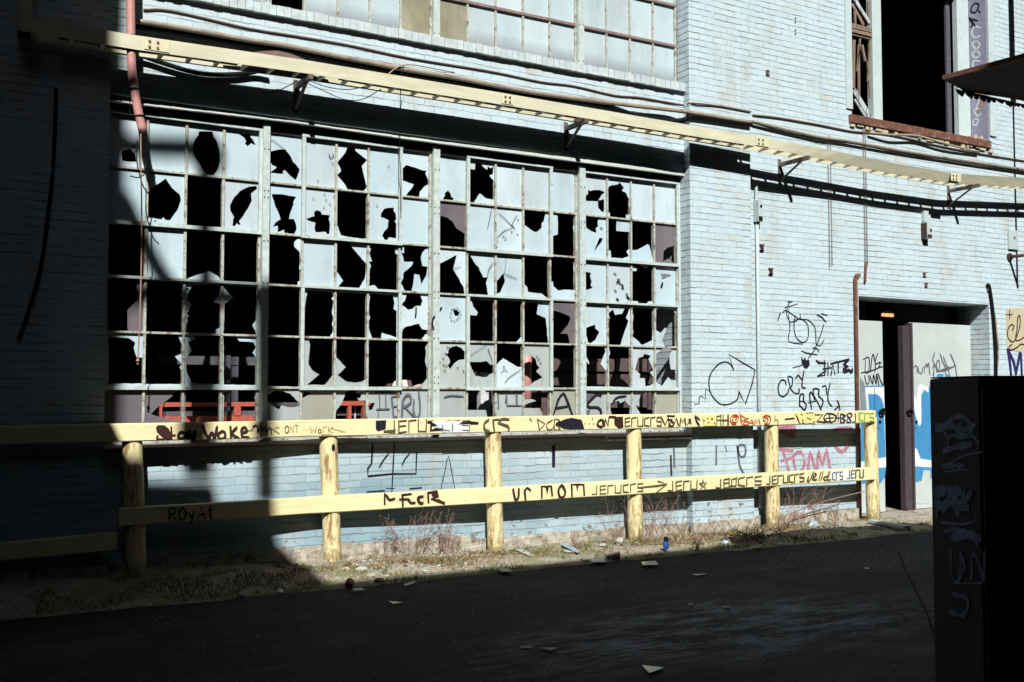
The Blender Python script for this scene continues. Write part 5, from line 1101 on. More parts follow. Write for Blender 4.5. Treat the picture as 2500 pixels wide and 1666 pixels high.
g.text('q2', 'JErUCrS', 270, 455, 1000, 410, 115, 3.6, gap=.25).stroke('q2', [(975, 352), (1210, 330), (1340, 308)], 4, 1).stroke('q2', [(1215, 265), (1345, 305), (1195, 425)], 4.5, 1)
g.text('q2', 'JErU*', 1360, 405, 1920, 372, 130, 4, gap=.2).text('q2', 'JEr', 2050, 365, 2350, 350, 125, 3.8)
g.text('q3', 'UCrS', 180, 400, 640, 375, 120, 4, gap=.2).text('q3', 'JErUCrS', 715, 370, 1255, 325, 115, 3.8, gap=.2)
g.stroke('q3', [(1320, 260), (1310, 320), (1340, 310), (1390, 190)], 4).stroke('q3', [(1390, 270), (1430, 240), (1410, 210), (1380, 290), (1440, 300)], 3.6).stroke('q3', [(1470, 310), (1500, 190)], 3.6, 1).stroke('q3', [(1500, 310), (1530, 185)], 3.6, 1).stroke('q3', [(1590, 250), (1540, 270), (1560, 310), (1600, 270), (1620, 180), (1590, 300), (1640, 300)], 3.6)
g.text('q3', 'CrS', 1665, 305, 1810, 300, 110, 3.2, gap=.25).text('q3', 'JErU', 1870, 290, 2110, 270, 115, 3.2, gap=.2)
g.build(M['inkolive'], gr, label='repeated olive block letters with an arrow and a star on the lower rail')
g = RInk(.0035); g.fill('q3', [(1640, 175), (1985, 165), (1985, 310), (1620, 325)]); g.build(M['doorwhite'], gr, name='covering_paint')
g = RInk(.0055); g.text('O', 'ROyAt', 414, 1272, 520, 1266, 30, 4, gap=.25); g.build(M['inkbrown'], gr)
# ink on the second post
m = MB(); 
def onpost(i, px, py, rr=.0835):
    A, B_ = pts_[i]; t_ = atl(px, py, lambda x: yf(x) + .10); d = (A - B_); c_ = B_ + d * ((t_.z - B_.z) / d.z); off = t_.x - c_.x
    o_ = (t_ - CAM).normalized(); s_ = Vector((c_.x - CAM.x, c_.y - CAM.y, 0)).normalized(); pr_ = Vector((s_.y, -s_.x, 0))
    k = max(-.98, min(.98, off * .86 / rr)); return c_ + pr_ * rr * k - s_ * rr * math.sqrt(1 - k * k)
loop = [onpost(1, 815 + 5 * math.cos(a), 1092 + 9 * math.sin(a), .0855) for a in [k * math.pi / 6 for k in range(12)]]
m.face(loop); m.build('ink_blot', M['ink'], gr)
# ================================================================== CABLE TRAY
tr = empty('cable_tray', (5, yt(5), 4.4), 'long cream cable ladder on brackets crossing the whole facade above the windows', 'cable tray')
TW, TH = .19, .118
def tp(x, y): v = atl(x, y, yt); return (v.x, v.z)
low = [(48, 75), (330, 121), (745, 179), (1238, 258), (1500, 301), (1843, 357), (2010, 387), (2180, 421), (2325, 444), (2345, 447), (2500, 455), (2700, 466)]
TL = [tp(*q) for q in low]; T2 = []
for (xa, za), (xb, zb) in zip(TL, TL[1:]):
    for k in range(4): T2.append((xa + (xb - xa) * k / 4, za + (zb - za) * k / 4))
TL = T2 + [TL[-1]]
def tw(x): return .060 * max(0, min(1, (x - 8.6) / 1.6))
def rail_strip(y0, y1, zo, h, name, t_=0):
    m = MB()
    for i in range(len(TL) - 1):
        (xa, za), (xb, zb) = TL[i], TL[i + 1]
        m.mesh([(xa, yt(xa) + y0 + t_ * tw(xa), za + zo), (xb, yt(xb) + y0 + t_ * tw(xb), zb + zo), (xb, yt(xb) + y1 + t_ * tw(xb), zb + zo), (xa, yt(xa) + y1 + t_ * tw(xa), za + zo), (xa, yt(xa) + y0, za + zo + h), (xb, yt(xb) + y0, zb + zo + h), (xb, yt(xb) + y1, zb + zo + h), (xa, yt(xa) + y1, za + zo + h)],
               [(0, 3, 2, 1), (4, 5, 6, 7), (0, 1, 5, 4), (1, 2, 6, 5), (2, 3, 7, 6), (3, 0, 4, 7)])
    return m.build(name, M['tray'], tr)
rail_strip(0, .006, 0, TH, 'side_rail', 1); rail_strip(TW, TW + .006, 0.0, TH * .8, 'side_rail')
rail_strip(.0065, .028, TH - .006, .004, 'top_flange')
def tz(x):
    for (xa, za), (xb, zb) in zip(TL, TL[1:]):
        if xa <= x <= xb: return za + (zb - za) * (x - xa) / (xb - xa)
    return TL[-1][1]
x = TL[0][0] + .15
while x < TL[-1][0]:
    m = MB(); z = tz(x); YT = yt(x); m.box(x - .016, x + .016, YT + .0065 + tw(x), YT + TW - .0005, z + .004, z + .028); m.build('rung', M['tray'], tr); x += .235
# riser at the left end
YT = yt(1); m = MB(); a = at(46, 78, Y=YT); b = at(78, 60, Y=YT); m.box(a.x, b.x, YT - .008, YT - .001, TL[0][1], 8); m.box(a.x + .01, b.x + .01, YT + TW, YT + TW + .006, TL[0][1], 8)
m.build('riser', M['tray'], tr)
for px, py in ((383, 110), (1238, 243), (1860, 341), (2333, 440)):
    c = atl(px, py, yt); YT = yt(c.x) - .001; w_ = .10 if px != 1238 else .07; m = MB(); z0 = tz(c.x)
    m.box(c.x - w_, c.x + w_, YT - .007, YT - .001, z0 + .012, z0 + TH - .004)
    for dx in (-.02, .045) if px != 1238 else (-.025, .025):
        for dz in (.035, .082): m.tube([(c.x + dx - .04 * (px != 1238), YT - .0065, z0 + dz), (c.x + dx - .04 * (px != 1238), YT - .017, z0 + dz)], .012, 6, 1)
    m.build('splice_plate', [M['traypale'], M['bracket']], tr)
for (wx, wy), (tx, ty), (px0, px1) in (((722, 212), (752, 183), (196, 238)), ((1381, 308), (1436, 288), (288, 345)), ((1902, 381), (1962, 372), (366, 412)), ((2314, 448), (2375, 462), (420, 470))):
    Ya = YW_at(wx) if wx != 722 else YW
    xw = at(wx, wy, Y=Ya).x; YT = yt(xw); z = tz(xw + .05) - .026; m = MB()
    m.box(xw - .021, xw + .021, YT - .02, Ya - .008, z - .022, z + .022)
    m.bar((xw, YT + .10, z - .02), (xw, Ya - .01, z - .20), .03, .012)
    m.box(xw - .025, xw + .025, Ya - .008, Ya - .001, z - .24, z + .07); m.build('bracket', M['bracket'], tr)
# cables lying in the tray, with one hump
m = MB()
xe1 = atl(1846, 340, yt).x; gap0, gap1 = atl(606, 160, yt).x, atl(840, 200, yt).x
for k, (yy, zz, r, x0_, x1_) in enumerate(((.022, .045, .016, TL[0][0] + .2, xe1), (.055, .035, .015, TL[0][0] + .2, xe1), (.12, .041, .022, TL[0][0] + .3, gap0), (.12, .041, .022, gap1, xe1), (.222, .03, .02, TL[0][0] + .3, xe1),
        *[(.03 + .02 * (j % 4), .06 + .004 * j, .02, 2.25 + .03 * j, 3.75 - .03 * j) for j in range(8)])):
    ps = []; x = x0_
    while x < x1_:
        YT = yt(x)
        hmp = (.088 * math.exp(-((x - 2.98) / .27) ** 2)) * (k - 5) / 7 if k >= 5 else 0
        ps.append((x, YT + yy + .004 * hn(x, k, .8), tz(x) + zz + hmp + .004 * hn(x + k, k * 3, 1.1))); x += .12
    m.tube(ps, r, 7)
m.build('cable_bundle', M['wirebrown'], tr, smooth=True)
def cable(name, lab, cat, q, Y, r, mat, grp=None, sm=4):
    ps = [at(a, b, Y=(c[0] if c else Y)) for a, b, *c in q]; m = MB(); m.tube(smooth_pts(ps, sm), r, 8)
    return tag(m.build(name, M[mat], base=ps[0], smooth=True), lab, cat, grp)
cable('sagging_cable', 'thick black cable sagging below the left end of the tray', 'cable', [(334, 128, YW - .10), (351, 138, YW - .055), (415, 160, YW - .05), (462, 174, YW - .045), (510, 182, YW - .045), (574, 182, YW - .045), (620, 176, YW - .05), (655, 166, YW - .10)], YT, .022, 'black')
cable('looped_wire', 'thin wire looping below the tray right of the first bracket', 'wire', [(738, 198), (790, 222), (840, 243), (885, 243), (930, 218)], YW - .2, .004, 'black')
cable('looped_wire', 'shallow thin wire loop just under the tray', 'wire', [(750, 196), (800, 213), (850, 219), (895, 211)], YW - .2, .004, 'black')
cable('looped_wire', 'thin wire drooping left from the first bracket', 'wire', [(725, 198), (700, 212), (670, 225), (640, 229)], YW - .15, .004, 'black')
# conduit with a bundle of cables, and the wires above
def YWx(x): return YP if 1687 <= x <= 1835 else (YR if x > 1835 else YW)
q = [(322, 50), (450, 70), (600, 97), (720, 116), (850, 143), (1000, 172), (1120, 192), (1300, 226), (1470, 249), (1560, 260), (1640, 269)]
cable('conduit', 'brown steel conduit running under the rowlock course from the left shade to the pilaster', 'conduit', [(a, b, YW - .085) for a, b in q] + [(1700, 277, YP - .035), (1834, 300, YP - .035)], YW, .024, 'conduit')
cable('conduit_shadow_cable', 'black cable along the underside of the brown conduit, thickened to stand in for its shadow', 'cable', [(a, b + 12 - (4 if a > 1200 else 0), YW - .045) for a, b in q[:-2]] + [(1560, 285, YW - .06), (1640, 296, YW - .05), (1680, 290, YP - .03), (1690, 284, YP - .03), (1834, 305, YP - .03)], YW, .029, 'black')  # cable enlarged so its black paints in the conduit's shadow
cable('thin_wall_wire', 'thin brown wire stapled to the wall just below the rowlock course', 'wire', [(350, 24, YW - .012), (420, 27, YW - .012), (600, 68, YW - .012), (720, 88, YW - .012), (850, 110, YW - .012), (1000, 142, YW - .012), (1200, 175, YW - .012), (1320, 200, YW - .012), (1400, 210, YW - .012), (1500, 233, YW - .012), (1560, 238, YW - .012), (1630, 250, YW - .012), (1673, 257, YW - .012), (1688, 252, YP - .012), (1760, 260, YP - .012), (1834, 274, YP - .012)], YW, .009, 'wirebrown')
cable('thin_wall_wire', 'thin brown wire crossing the wall below the loft opening', 'wire', [(1838, 281), (1900, 288), (2000, 305), (2080, 321), (2140, 325), (2200, 335), (2300, 358), (2420, 380), (2520, 396)], YR - .014, .011, 'wirebrown')
cable('wall_conduit', 'long dark conduit dropping slightly to the right edge below the loft sill', 'conduit', [(1838, 296), (1900, 312), (2000, 335), (2060, 343), (2200, 368), (2350, 392), (2520, 418)], YR - .05, .017, 'conduit')
cable('wall_conduit', 'loose cable drooping beside the long dark conduit', 'conduit', [(1838, 300), (1900, 318), (2000, 340), (2090, 352), (2200, 373), (2350, 396), (2520, 423)], YR - .03, .012, 'wirebrown')
cable('loose_tube', 'short dark tube hanging askew under the loft sill', 'pipe', [(2122, 324, YR - .05), (2180, 330, YR - .09), (2240, 332, YR - .09), (2310, 352, YR - .09), (2390, 372, YR - .05)], YR, .016, 'conduit')
cable('hanging_wire', 'long thin wire hanging from the tray in front of the second window', 'wire', [(985, 160, 9.05), (978, 215, 9.05), (977, 300, 9.1), (976, 380, 9.2), (979, 440, 9.3), (979, 520, 9.35)], YG, .0035, 'black')
cable('tied_wire', 'loose tie wire round the conduit above the middle of the tray', 'wire', [(945, 184, YW - .1), (970, 165, YW - .12), (1000, 158, YW - .12), (1060, 168, YW - .11), (1110, 178, YW - .1)], YW, .006, 'conduit')
for dx, lab in ((0, 'left of the twin fine wires hanging down the wall left of the doorway'), (6, 'right of the twin fine wires hanging down the wall left of the doorway')):
    cable('fine_wire', lab, 'wire', [(2022 + dx, 330), (2023 + dx, 450), (2025 + dx, 560), (2026 + dx, 655 - dx)], YR - .02, .0035, 'wirebrown', sm=1)
for dx, lab in ((0, 'left of the twin fine wires above the corner of the doorway'), (5, 'right of the twin fine wires above the corner of the doorway')):
    cable('fine_wire', lab, 'wire', [(2108 + dx, 310), (2110 + dx, 450), (2112 + dx, 560), (2113 + dx, 650)], YR - .02, .004, 'wirebrown', sm=1)
cable('dangling_clamp', 'small dark clamp dangling above the doorway corner', 'clamp', [(2114, 640), (2113, 665), (2112, 690)], YR - .02, .016, 'rust')
# pink pipe
YPK = 9.0
t = empty('hanging_pipe', at(345, 320, Y=YPK), 'faded pink plastic pipe hanging with a bent lower end at the left of the windows', 'pipe')
m = MB(); ps = [at(a, b, Y=YPK) for a, b in ((317, -130), (318, -40), (319, 40), (320, 110), (322, 170), (329, 225), (337, 270), (349, 321))]; m.tube(smooth_pts(ps, 5), .036, 14); m.build('pipe', M['pink'], t, smooth=True)
for a, b, e, d in ((309, 90, 330, 88), (317, 219, 336, 219), (327, 283, 355, 286)):
    m = MB(); c = (at(a, b, Y=YPK) + at(e, d, Y=YPK)) / 2; m.tube([c + Vector((0, 0, .008)), c + Vector((.002, 0, -.008))], .041, 12); m.build('tie', M['black'], t)
m = MB(); m.tube(smooth_pts([at(344, 318, Y=YPK), at(344, 400, Y=YPK), at(346, 520, Y=YPK), at(345, 640, Y=YPK), at(342, 760, Y=YPK), at(337, 880, Y=YPK)], 3), .0055, 6)
m.tube([at(337, 876, Y=YPK), at(336, 882, Y=YPK), at(336, 890, Y=YPK)], [.008, .016, .012], 8); m.build('cord', M['cord'], t)
m = MB(); m.tube(smooth_pts([at(a, b, Y=YPK + .05) for a, b in ((335, 345), (334, 390), (340, 425), (352, 460), (366, 476))], 4), .005, 6)
m.tube(smooth_pts([at(a, b, Y=YPK + .05) for a, b in ((318, 430), (335, 434), (350, 428), (358, 415))], 4), .005, 6); m.tube(smooth_pts([at(a, b, Y=YPK + .05) for a, b in ((290, 250), (305, 242), (316, 226), (317, 280))], 4), .004, 6)
m.build('frayed_wire', M['black'], t)
cable('shade_cable', 'dark cable hanging down the shaded wall at the far left', 'cable', [(137, 215), (134, 320), (128, 430), (118, 520), (100, 650), (70, 760), (45, 830)], YP - .03, .016, 'black')

# ================================================================== FITTINGS ON THE WALL
t = empty('corner_conduit', (XP + .05, YR, 0), 'white painted conduit with an open junction box in the corner of the pilaster', 'conduit')
xk = at(1848, 500, Y=YR - .03).x
m = MB(); m.tube([(xk, YR - .03, .25), (xk, YR - .03, at(1848, 545, Y=YR).z)], .022, 10); m.build('pipe', M['whitepipe'], t, smooth=True)
za, zb = at(1842, 543, Y=YR).z, at(1842, 492, Y=YR).z
m = MB(); m.box(xk - .035, xk + .035, YR - .09, YR - .002, za, zb, 0); m.box(xk - .03, xk + .03, YR - .092, YR - .0901, za + .004, za + .06, 1); m.tube([(xk + .005, YR - .09, zb - .07), (xk + .005, YR - .10, zb - .07)], .016, 8, 1); m.build('junction_box', [M['whitepipe'], M['black']], t, bevel=0)
m = MB(); m.tube([(xk - .01, YR - .03, zb), (xk - .01, YR - .03, at(1842, 450, Y=YR).z)], .02, 8); m.build('upper_pipe', M['whitepipe'], t)
t = empty('wall_switch_box', at(2254, 560, Y=YR), 'narrow white switch box with a dark open bottom above the doorway', 'box')
xk = at(2254, 560, Y=YR).x; za, zb = at(2254, 582, Y=YR - .05).z, at(2254, 543, Y=YR - .05).z
m = MB(); m.box(xk - .05, xk + .05, YR - .10, YR - .002, za, zb); m.box(xk - .051, xk - .0502, YR - .098, YR - .004, za, zb - .01, 1); m.box(xk - .045, xk + .045, YR - .102, YR - .1005, za + .002, za + .05, 1); m.build('box', [M['whitepipe'], M['rustdark']], t)
m = MB(); m.box(xk - .04, xk + .05, YR - .05, YR - .002, zb + .012, zb + .16); m.tube([(xk + .02, YR - .10, za + .11), (xk + .02, YR - .115, za + .11)], .018, 8, 1); m.build('cover', [M['whitepipe'], M['rust']], t)
xk = at(2469, 585, Y=YR).x; za, zb = at(2469, 610, Y=YR).z, at(2469, 563, Y=YR).z
m = MB(); m.box(xk - .09, xk + .09, YR - .035, YR - .001, za, zb); m.tube([(xk + .02, YR - .034, (za + zb) / 2 + .03), (xk + .02, YR - .045, (za + zb) / 2 + .03)], .02, 8, 1)
tag(m.build('blank_plate', [M['whitepipe'], M['rust']], base=(xk, YR, za), bevel=.004), 'square cream plate with a rust spot near the right edge', 'plate')
for px, py, Y, lab in ((1873, 178, YR, 'small anchor plate high on the wall left of the loft opening'), (2256, 671, YR, 'upper of two small anchor plates over the doorway'), (2260, 696, YR, 'lower of two small anchor plates over the doorway'), (2412, 707, YR, 'small anchor plate beside the top of the black hose')):
    c = at(px, py, Y=Y); m = MB(); s = .028
    m.box(c.x - s, c.x - s + .009, Y - .022, Y - .001, c.z - s, c.z + s, 1); m.box(c.x - s + .0095, c.x + s, Y - .022, Y - .001, c.z + s - .009, c.z + s, 1); m.box(c.x - s + .0095, c.x + s, Y - .022, Y - .001, c.z - s, c.z - s + .009, 1)
    m.box(c.x - .006, c.x + .008, Y - .03, Y - .001, c.z - .010, c.z + .010, 1); m.build('x', [M['whitepipe'], M['bracket']], base=c).name = 'anchor_plate'
    tag(bpy.context.scene.objects[-1] if False else col.objects[-1], lab, 'bracket', 'small anchor plates on the brickwork')
for px, py, lab in ((1858, 605, 'small rusty pipe clip beside the white corner conduit'), (1880, 663, 'rust streaked hook on the wall right of the corner conduit')):
    c = at(px, py, Y=YR); m = MB(); m.box(c.x - .03, c.x + .03, YR - .03, YR - .001, c.z + .025, c.z + .04); m.box(c.x - .012, c.x + .012, YR - .035, YR - .001, c.z - .03, c.z + .024, 1); m.box(c.x - .03, c.x + .03, YR - .025, YR - .001, c.z - .043, c.z - .031, 2)
    tag(m.build('pipe_clip', [M['rust'], M['rustdark'], M['black']], base=c), lab, 'clip')
for px, ys in ((1941, (45, 54, 74, 83)),):
    for k, py in enumerate(ys):
        c = at(px, py, Y=YR); m = MB(); m.tube([c, c + Vector((0, -.012, 0))], .010, 8); tag(m.build('bolt_head', M['bracket'], base=c), 'dark bolt head in a vertical row of four near the top of the wall', 'bolt', 'four bolt heads on the brickwork')
# bar and drop pipe at the right edge
c = at(2463, 628, Y=YR); t = empty('pipe_outrigger', c, 'rusty bar sticking out of the wall at the right edge holding a vertical pole', 'bracket')
m = MB(); m.tube([c + Vector((0, -.001, 0)), c + Vector((0, -.47, 0))], .024, 10); m.build('bar', M['rust'], t, smooth=True)
m = MB(); m.tube([c + Vector((0, -.001, 0)), c + Vector((0, -.03, 0))], .055, 12); m.build('flange', M['rustdark'], t)
m = MB(); m.tube([c + Vector((0.0, -.45, -.04)), c + Vector((0.0, -.45, 4.5))], .020, 10); m.build('pole', M['rust'], t, smooth=True)
c = at(2474, 252, Y=YR); q = c - SUN * 1.35
m = MB(); m.tube([q, q + Vector((0, 0, 2.5))], .062, 12); tag(m.build('drain_pipe', M['rustdark'], base=q, smooth=True), 'dark drain pipe end above the right edge of the picture', 'pipe')

# canopy corner
CY = 4.5; c = at(2305, 196, Y=CY); t = empty('canopy', c, 'rusty sheet metal canopy jutting in at the upper right corner', 'canopy')
m = MB(); m.prism([c, (c.x + .35, CY + .10, c.z), (c.x + .9, CY + .06, c.z + .01), (c.x + 1.5, CY + .12, c.z), (c.x + 3.2, CY + .10, c.z), (c.x + 3.2, CY - 1.6, c.z), (c.x + .12, CY - 1.6, c.z)], (0, 0, .012)); m.build('sheet', M['rustdark'], t)
m = MB(); m.bar(c + Vector((0, 0, .014)), (c.x + .12, CY - 1.6, c.z + .014), .04, .03); m.build('edge_angle', M['rust'], t)
m = MB()
x = c.x + .25
while x < c.x + 3.0:
    w_ = random.uniform(.04, .12); h_ = random.uniform(.012, .045)
    m.prism([(x, CY + .09, c.z), (x + w_, CY + .09, c.z), (x + w_ * .8, CY + .10, c.z - h_), (x + w_ * .3, CY + .10, c.z - h_ * random.uniform(.5, 1))], (0, .01, 0)); x += w_ * .95
m.build('torn_edge', M['rustdark'], t)

# cabinet in the near shade
az = R(27.4); dA = Vector((math.sin(az), math.cos(az), 0)); dB = Vector((math.cos(az), -math.sin(az), 0))
far = at(2267, 925.6, Z=1.66); far.z = 0
k = 0.0
for _ in range(200):
    k += .01
    if proj(far - dA * k + Vector((0, 0, 1)))[0] > 2398: break
near = far - dA * k; H = 1.66
t = empty('metal_cabinet', near, 'dark tagged metal cabinet standing in the shade at the lower right', 'cabinet')
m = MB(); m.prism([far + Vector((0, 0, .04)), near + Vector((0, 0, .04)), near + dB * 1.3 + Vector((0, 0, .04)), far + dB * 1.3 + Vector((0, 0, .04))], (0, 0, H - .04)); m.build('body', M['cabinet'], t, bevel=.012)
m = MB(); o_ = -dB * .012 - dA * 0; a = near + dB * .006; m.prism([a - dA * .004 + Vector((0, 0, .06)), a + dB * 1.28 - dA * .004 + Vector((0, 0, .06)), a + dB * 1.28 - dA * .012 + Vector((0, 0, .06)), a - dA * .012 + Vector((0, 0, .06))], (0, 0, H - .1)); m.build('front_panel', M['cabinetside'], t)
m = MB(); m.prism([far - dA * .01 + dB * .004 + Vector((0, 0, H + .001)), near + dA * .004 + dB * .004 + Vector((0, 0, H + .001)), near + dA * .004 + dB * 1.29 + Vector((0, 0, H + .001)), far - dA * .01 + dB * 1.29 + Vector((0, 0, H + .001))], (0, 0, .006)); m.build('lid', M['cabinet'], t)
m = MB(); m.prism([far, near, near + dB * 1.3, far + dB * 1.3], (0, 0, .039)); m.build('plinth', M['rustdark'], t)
g = Ink(pt=near, nrm=-dB)
for pts, wd in (([(620, 160), (600, 110), (640, 60), (700, 40), (760, 90), (740, 150), (680, 130), (700, 80)], 12), ([(620, 220), (640, 150), (700, 160), (760, 150), (800, 190)], 10), ([(650, 300), (720, 265), (820, 245)], 6), ([(600, 360), (700, 345), (740, 350)], 5),
                ([(560, 620), (560, 500), (600, 590), (640, 480), (680, 600), (720, 470)], 14), ([(590, 650), (700, 660), (780, 640), (785, 620)], 8), ([(640, 800), (650, 960), (690, 980), (700, 820)], 9), ([(760, 980), (770, 830), (810, 900), (830, 990), (835, 820)], 9), ([(640, 1000), (820, 998)], 4)): g.stroke('U', pts, wd)
for pts, wd in (([(560, 110), (640, 90), (700, 120), (780, 90)], 20), ([(600, 240), (680, 215), (760, 200)], 16), ([(555, 480), (620, 460), (700, 470)], 24), ([(560, 560), (640, 540), (740, 560)], 22), ([(640, 470), (700, 540), (760, 480)], 16),
                ([(650, 740), (740, 720), (810, 740)], 18), ([(700, 830), (720, 900), (700, 960)], 14), ([(610, 700), (680, 690), (760, 720), (800, 780)], 12), ([(600, 330), (660, 320), (720, 325)], 12), ([(655, 1060), (740, 1090), (720, 1180), (640, 1160)], 14)): g.stroke('U', pts, wd, wob=.45)
g.build(M['cabinetink'], t, label='pale spray tags on the shaded side')
g = Ink(pt=near - dA * .012, nrm=-dA)
for pts, wd in (([(850, 0), (880, 80), (920, 60), (960, 0), (970, 50)], 8), ([(980, 300), (1000, 400), (1040, 380)], 8)): g.stroke('U', pts, wd)
g.build(M['cabinetink'], t)

# ================================================================== THINGS INSIDE, SEEN THROUGH THE LOWEST PANES
def inbox(name, lab, cat, Y, q, mat, th=.04, grp=None, parts=None):
    a = at(q[0], q[1], Y=Y); t = empty(name, (a.x, Y, 0), lab, cat, grp); return t
YI = YG + .62
def ib_(m, Y, x0, y0, x1, y1, th=.05):
    a, b = at(x0, y0, Y=Y), at(x1, y1, Y=Y); m.box(min(a.x, b.x), max(a.x, b.x), Y, Y + th, min(a.z, b.z), max(a.z, b.z)); return m
t = empty('work_bench', at(380, 1035, Y=YI), 'red steel bench frame inside the building behind the leftmost window', 'bench')
for q in ((378, 983, 660, 992), (384, 1017, 660, 1028)): m = MB(); ib_(m, YI, *q); m.build('rail', M['redsteel'], t)
for q in ((384, 993, 396, 1017), (572, 993, 588, 1017), (572, 1029, 588, 1200), (700, 993, 712, 1200)): m = MB(); ib_(m, YI, *q); m.build('leg', M['redsteel'], t)
m = MB(); ib_(m, YI, 661, 983, 740, 992); ib_(m, YI + .05, 398, 1005, 640, 1016); m.build('shelf', M['greyboard'], t)
t = empty('work_bench', at(830, 1035, Y=YI), 'red steel bench frame inside behind the second window', 'bench')
for q in ((790, 980, 905, 990), (800, 1030, 905, 1036)): m = MB(); ib_(m, YI, *q); m.build('rail', M['redsteel'], t)
for q in ((886, 991, 897, 1029), (850, 991, 858, 1029)): m = MB(); ib_(m, YI, *q); m.build('leg', M['redsteel'], t)
m = MB(); ib_(m, YI + .1, 800, 1005, 905, 1014); m.build('shelf', M['greyboard'], t)
t = empty('steel_frame', at(390, 880, Y=YI + .9), 'dim grey steel frame deep inside behind the leftmost window', 'frame')
m = MB(); ib_(m, YI + .9, 385, 868, 660, 893); m.build('beam', M['greyboard'], t); m = MB(); ib_(m, YI + .9, 566, 894, 580, 1100); m.build('upright', M['greyboard'], t)
m = MB(); ib_(m, YI + .3, 552, 868, 560, 1100); m.build('upright', M['greyboard'], t)
t = empty('storage_boards', at(1350, 940, Y=YI - .1), 'dusty brown boards stacked inside behind the two right hand windows', 'boards')
for q, dy in (((1345, 874, 1500, 908), 0), ((1505, 875, 1580, 908), .02), ((1585, 880, 1670, 912), 0), ((1345, 912, 1420, 946), .01), ((1425, 913, 1535, 946), 0), ((1540, 915, 1670, 946), .02), ((1120, 952, 1215, 985), .0), ((1250, 955, 1400, 1030), .1), ((1485, 955, 1580, 995), .0), ((1583, 955, 1670, 1000), .03)):
    m = MB(); ib_(m, YI - .1 + dy, *q, th=.03); m.build('board', M['panelbrown'], t)
YI2 = YG + .30
a = at(1286, 868, Y=YI2); b = at(1286, 1000, Y=YI2)
m = MB(); m.tube([a + Vector((0, 0, .12)), b], .055, 14); tag(m.build('pipe_stub', M['pink'], base=b, smooth=True), 'upright salmon pink pipe inside behind the third window', 'pipe')
a = at(1182, 918, Y=YI2); m = MB(); m.box(a.x - .05, a.x + .05, YI2, YI2 + .1, a.z - .045, a.z + .04); m.box(a.x - .03, a.x + .10, YI2 + .02, YI2 + .1, a.z - .5, a.z - .046)
tag(m.build('paper_bundle', M['paper'], base=a), 'bright white bundle just inside the third window', 'bundle')
a = at(1020, 935, Y=YG + .1); m = MB()
for k in range(9):
    x = a.x - .35 + k * .06; z = ROWS[1] + .01; m.bar((x, YG + .03 + .02 * (k % 3), z), (x + random.uniform(-.03, .09), YG + .09, z + random.uniform(.01, .08)), .05, .015, mi=k % 2)
tag(m.build('rubbish_pile', [M['panelbrown'], M['cup']], base=a), 'small heap of torn card lying on the frame of the second window', 'rubbish')
m = MB(); a = at(868, 990, Y=YI + .1); b = at(866, 1036, Y=YI + .1); m.tube([a, b], .008, 6); tag(m.build('thin_rod', M['paper'], base=b), 'thin white rod standing inside behind the second window', 'rod')
for px, py, s, w_ in ((760, 575, 26, .012), (845, 577, 20, .02), (940, 578, 30, .015)):
    pass

# ================================================================== VERGE: GRASS, WEEDS, LEAVES, LITTER
def gz(x, y): return vz(x, y)
m = MB(); cnt = 0
while cnt < 9000:
    x = random.uniform(1.0, 12.6); y = random.uniform(edgeY(x) + .03, YP - .03)
    d = hn(x * 1.3, y * 2, .7) + .5 * hn(x * 3, y * 3, 1.3)
    if d < .05 + .35 * (x > 9): continue
    h = random.uniform(.012, .05) * (1.3 if y > P else 1); z = gz(x, y); a = random.uniform(0, 6.28); dx, dy = math.cos(a) * .004, math.sin(a) * .004
    lx, ly = random.uniform(-.02, .02), random.uniform(-.02, .02)
    m.face([(x - dx, y - dy, z), (x + dx, y + dy, z), (x + lx, y + ly, z + h)]); cnt += 1
tag(m.build('grass', M['grass']), 'short patchy grass and moss on the earth strip', 'grass', kind='stuff')
m = MB(); cnt = 0
spots = [(x_, 8.85, .7, 55) for x_ in (3.2, 4.0, 5.5, 6.2, 6.8, 7.4, 8.8, 9.6)] + [(4.3, 8.75, .5, 260), (5.0, 8.9, .4, 130), (7.6, 8.75, .5, 160), (8.25, 8.85, .35, 260), (9.0, 8.8, .5, 90), (6.9, 8.9, .4, 80), (3.6, 8.8, .4, 70)]
for sx, sy, sr, n in spots:
    for _ in range(n):
        x = random.gauss(sx, sr * .5); y = random.gauss(sy, .12)
        if y < edgeY(x) + .02 or y > YP - .02: continue
        z = gz(x, y) + random.uniform(.002, .03); s = random.uniform(.008, .024); a = random.uniform(0, 6.28)
        u = Vector((math.cos(a), math.sin(a), random.uniform(-.5, .5))) * s; v = Vector((-math.sin(a), math.cos(a), random.uniform(-.4, .8))) * s * .6; c = Vector((x, y, z))
        m.face([c - u, c + v * .9, c + u, c - v])
tag(m.build('dead_leaves', M['leaf']), 'brown dead leaves gathered on the earth strip', 'leaves', kind='stuff')
m = MB()
for _ in range(2600):
    x = random.uniform(2, 12.5); y = random.uniform(edgeY(x) + .02, YP - .02); z = gz(x, y); s = random.uniform(.004, .016)
    vs = [Vector((x, y, z)) + Vector((random.uniform(-1, 1), random.uniform(-1, 1), random.uniform(0, .9))) * s for _ in range(4)]
    m.mesh(vs, [(0, 1, 2), (0, 3, 1), (1, 3, 2), (2, 3, 0)])
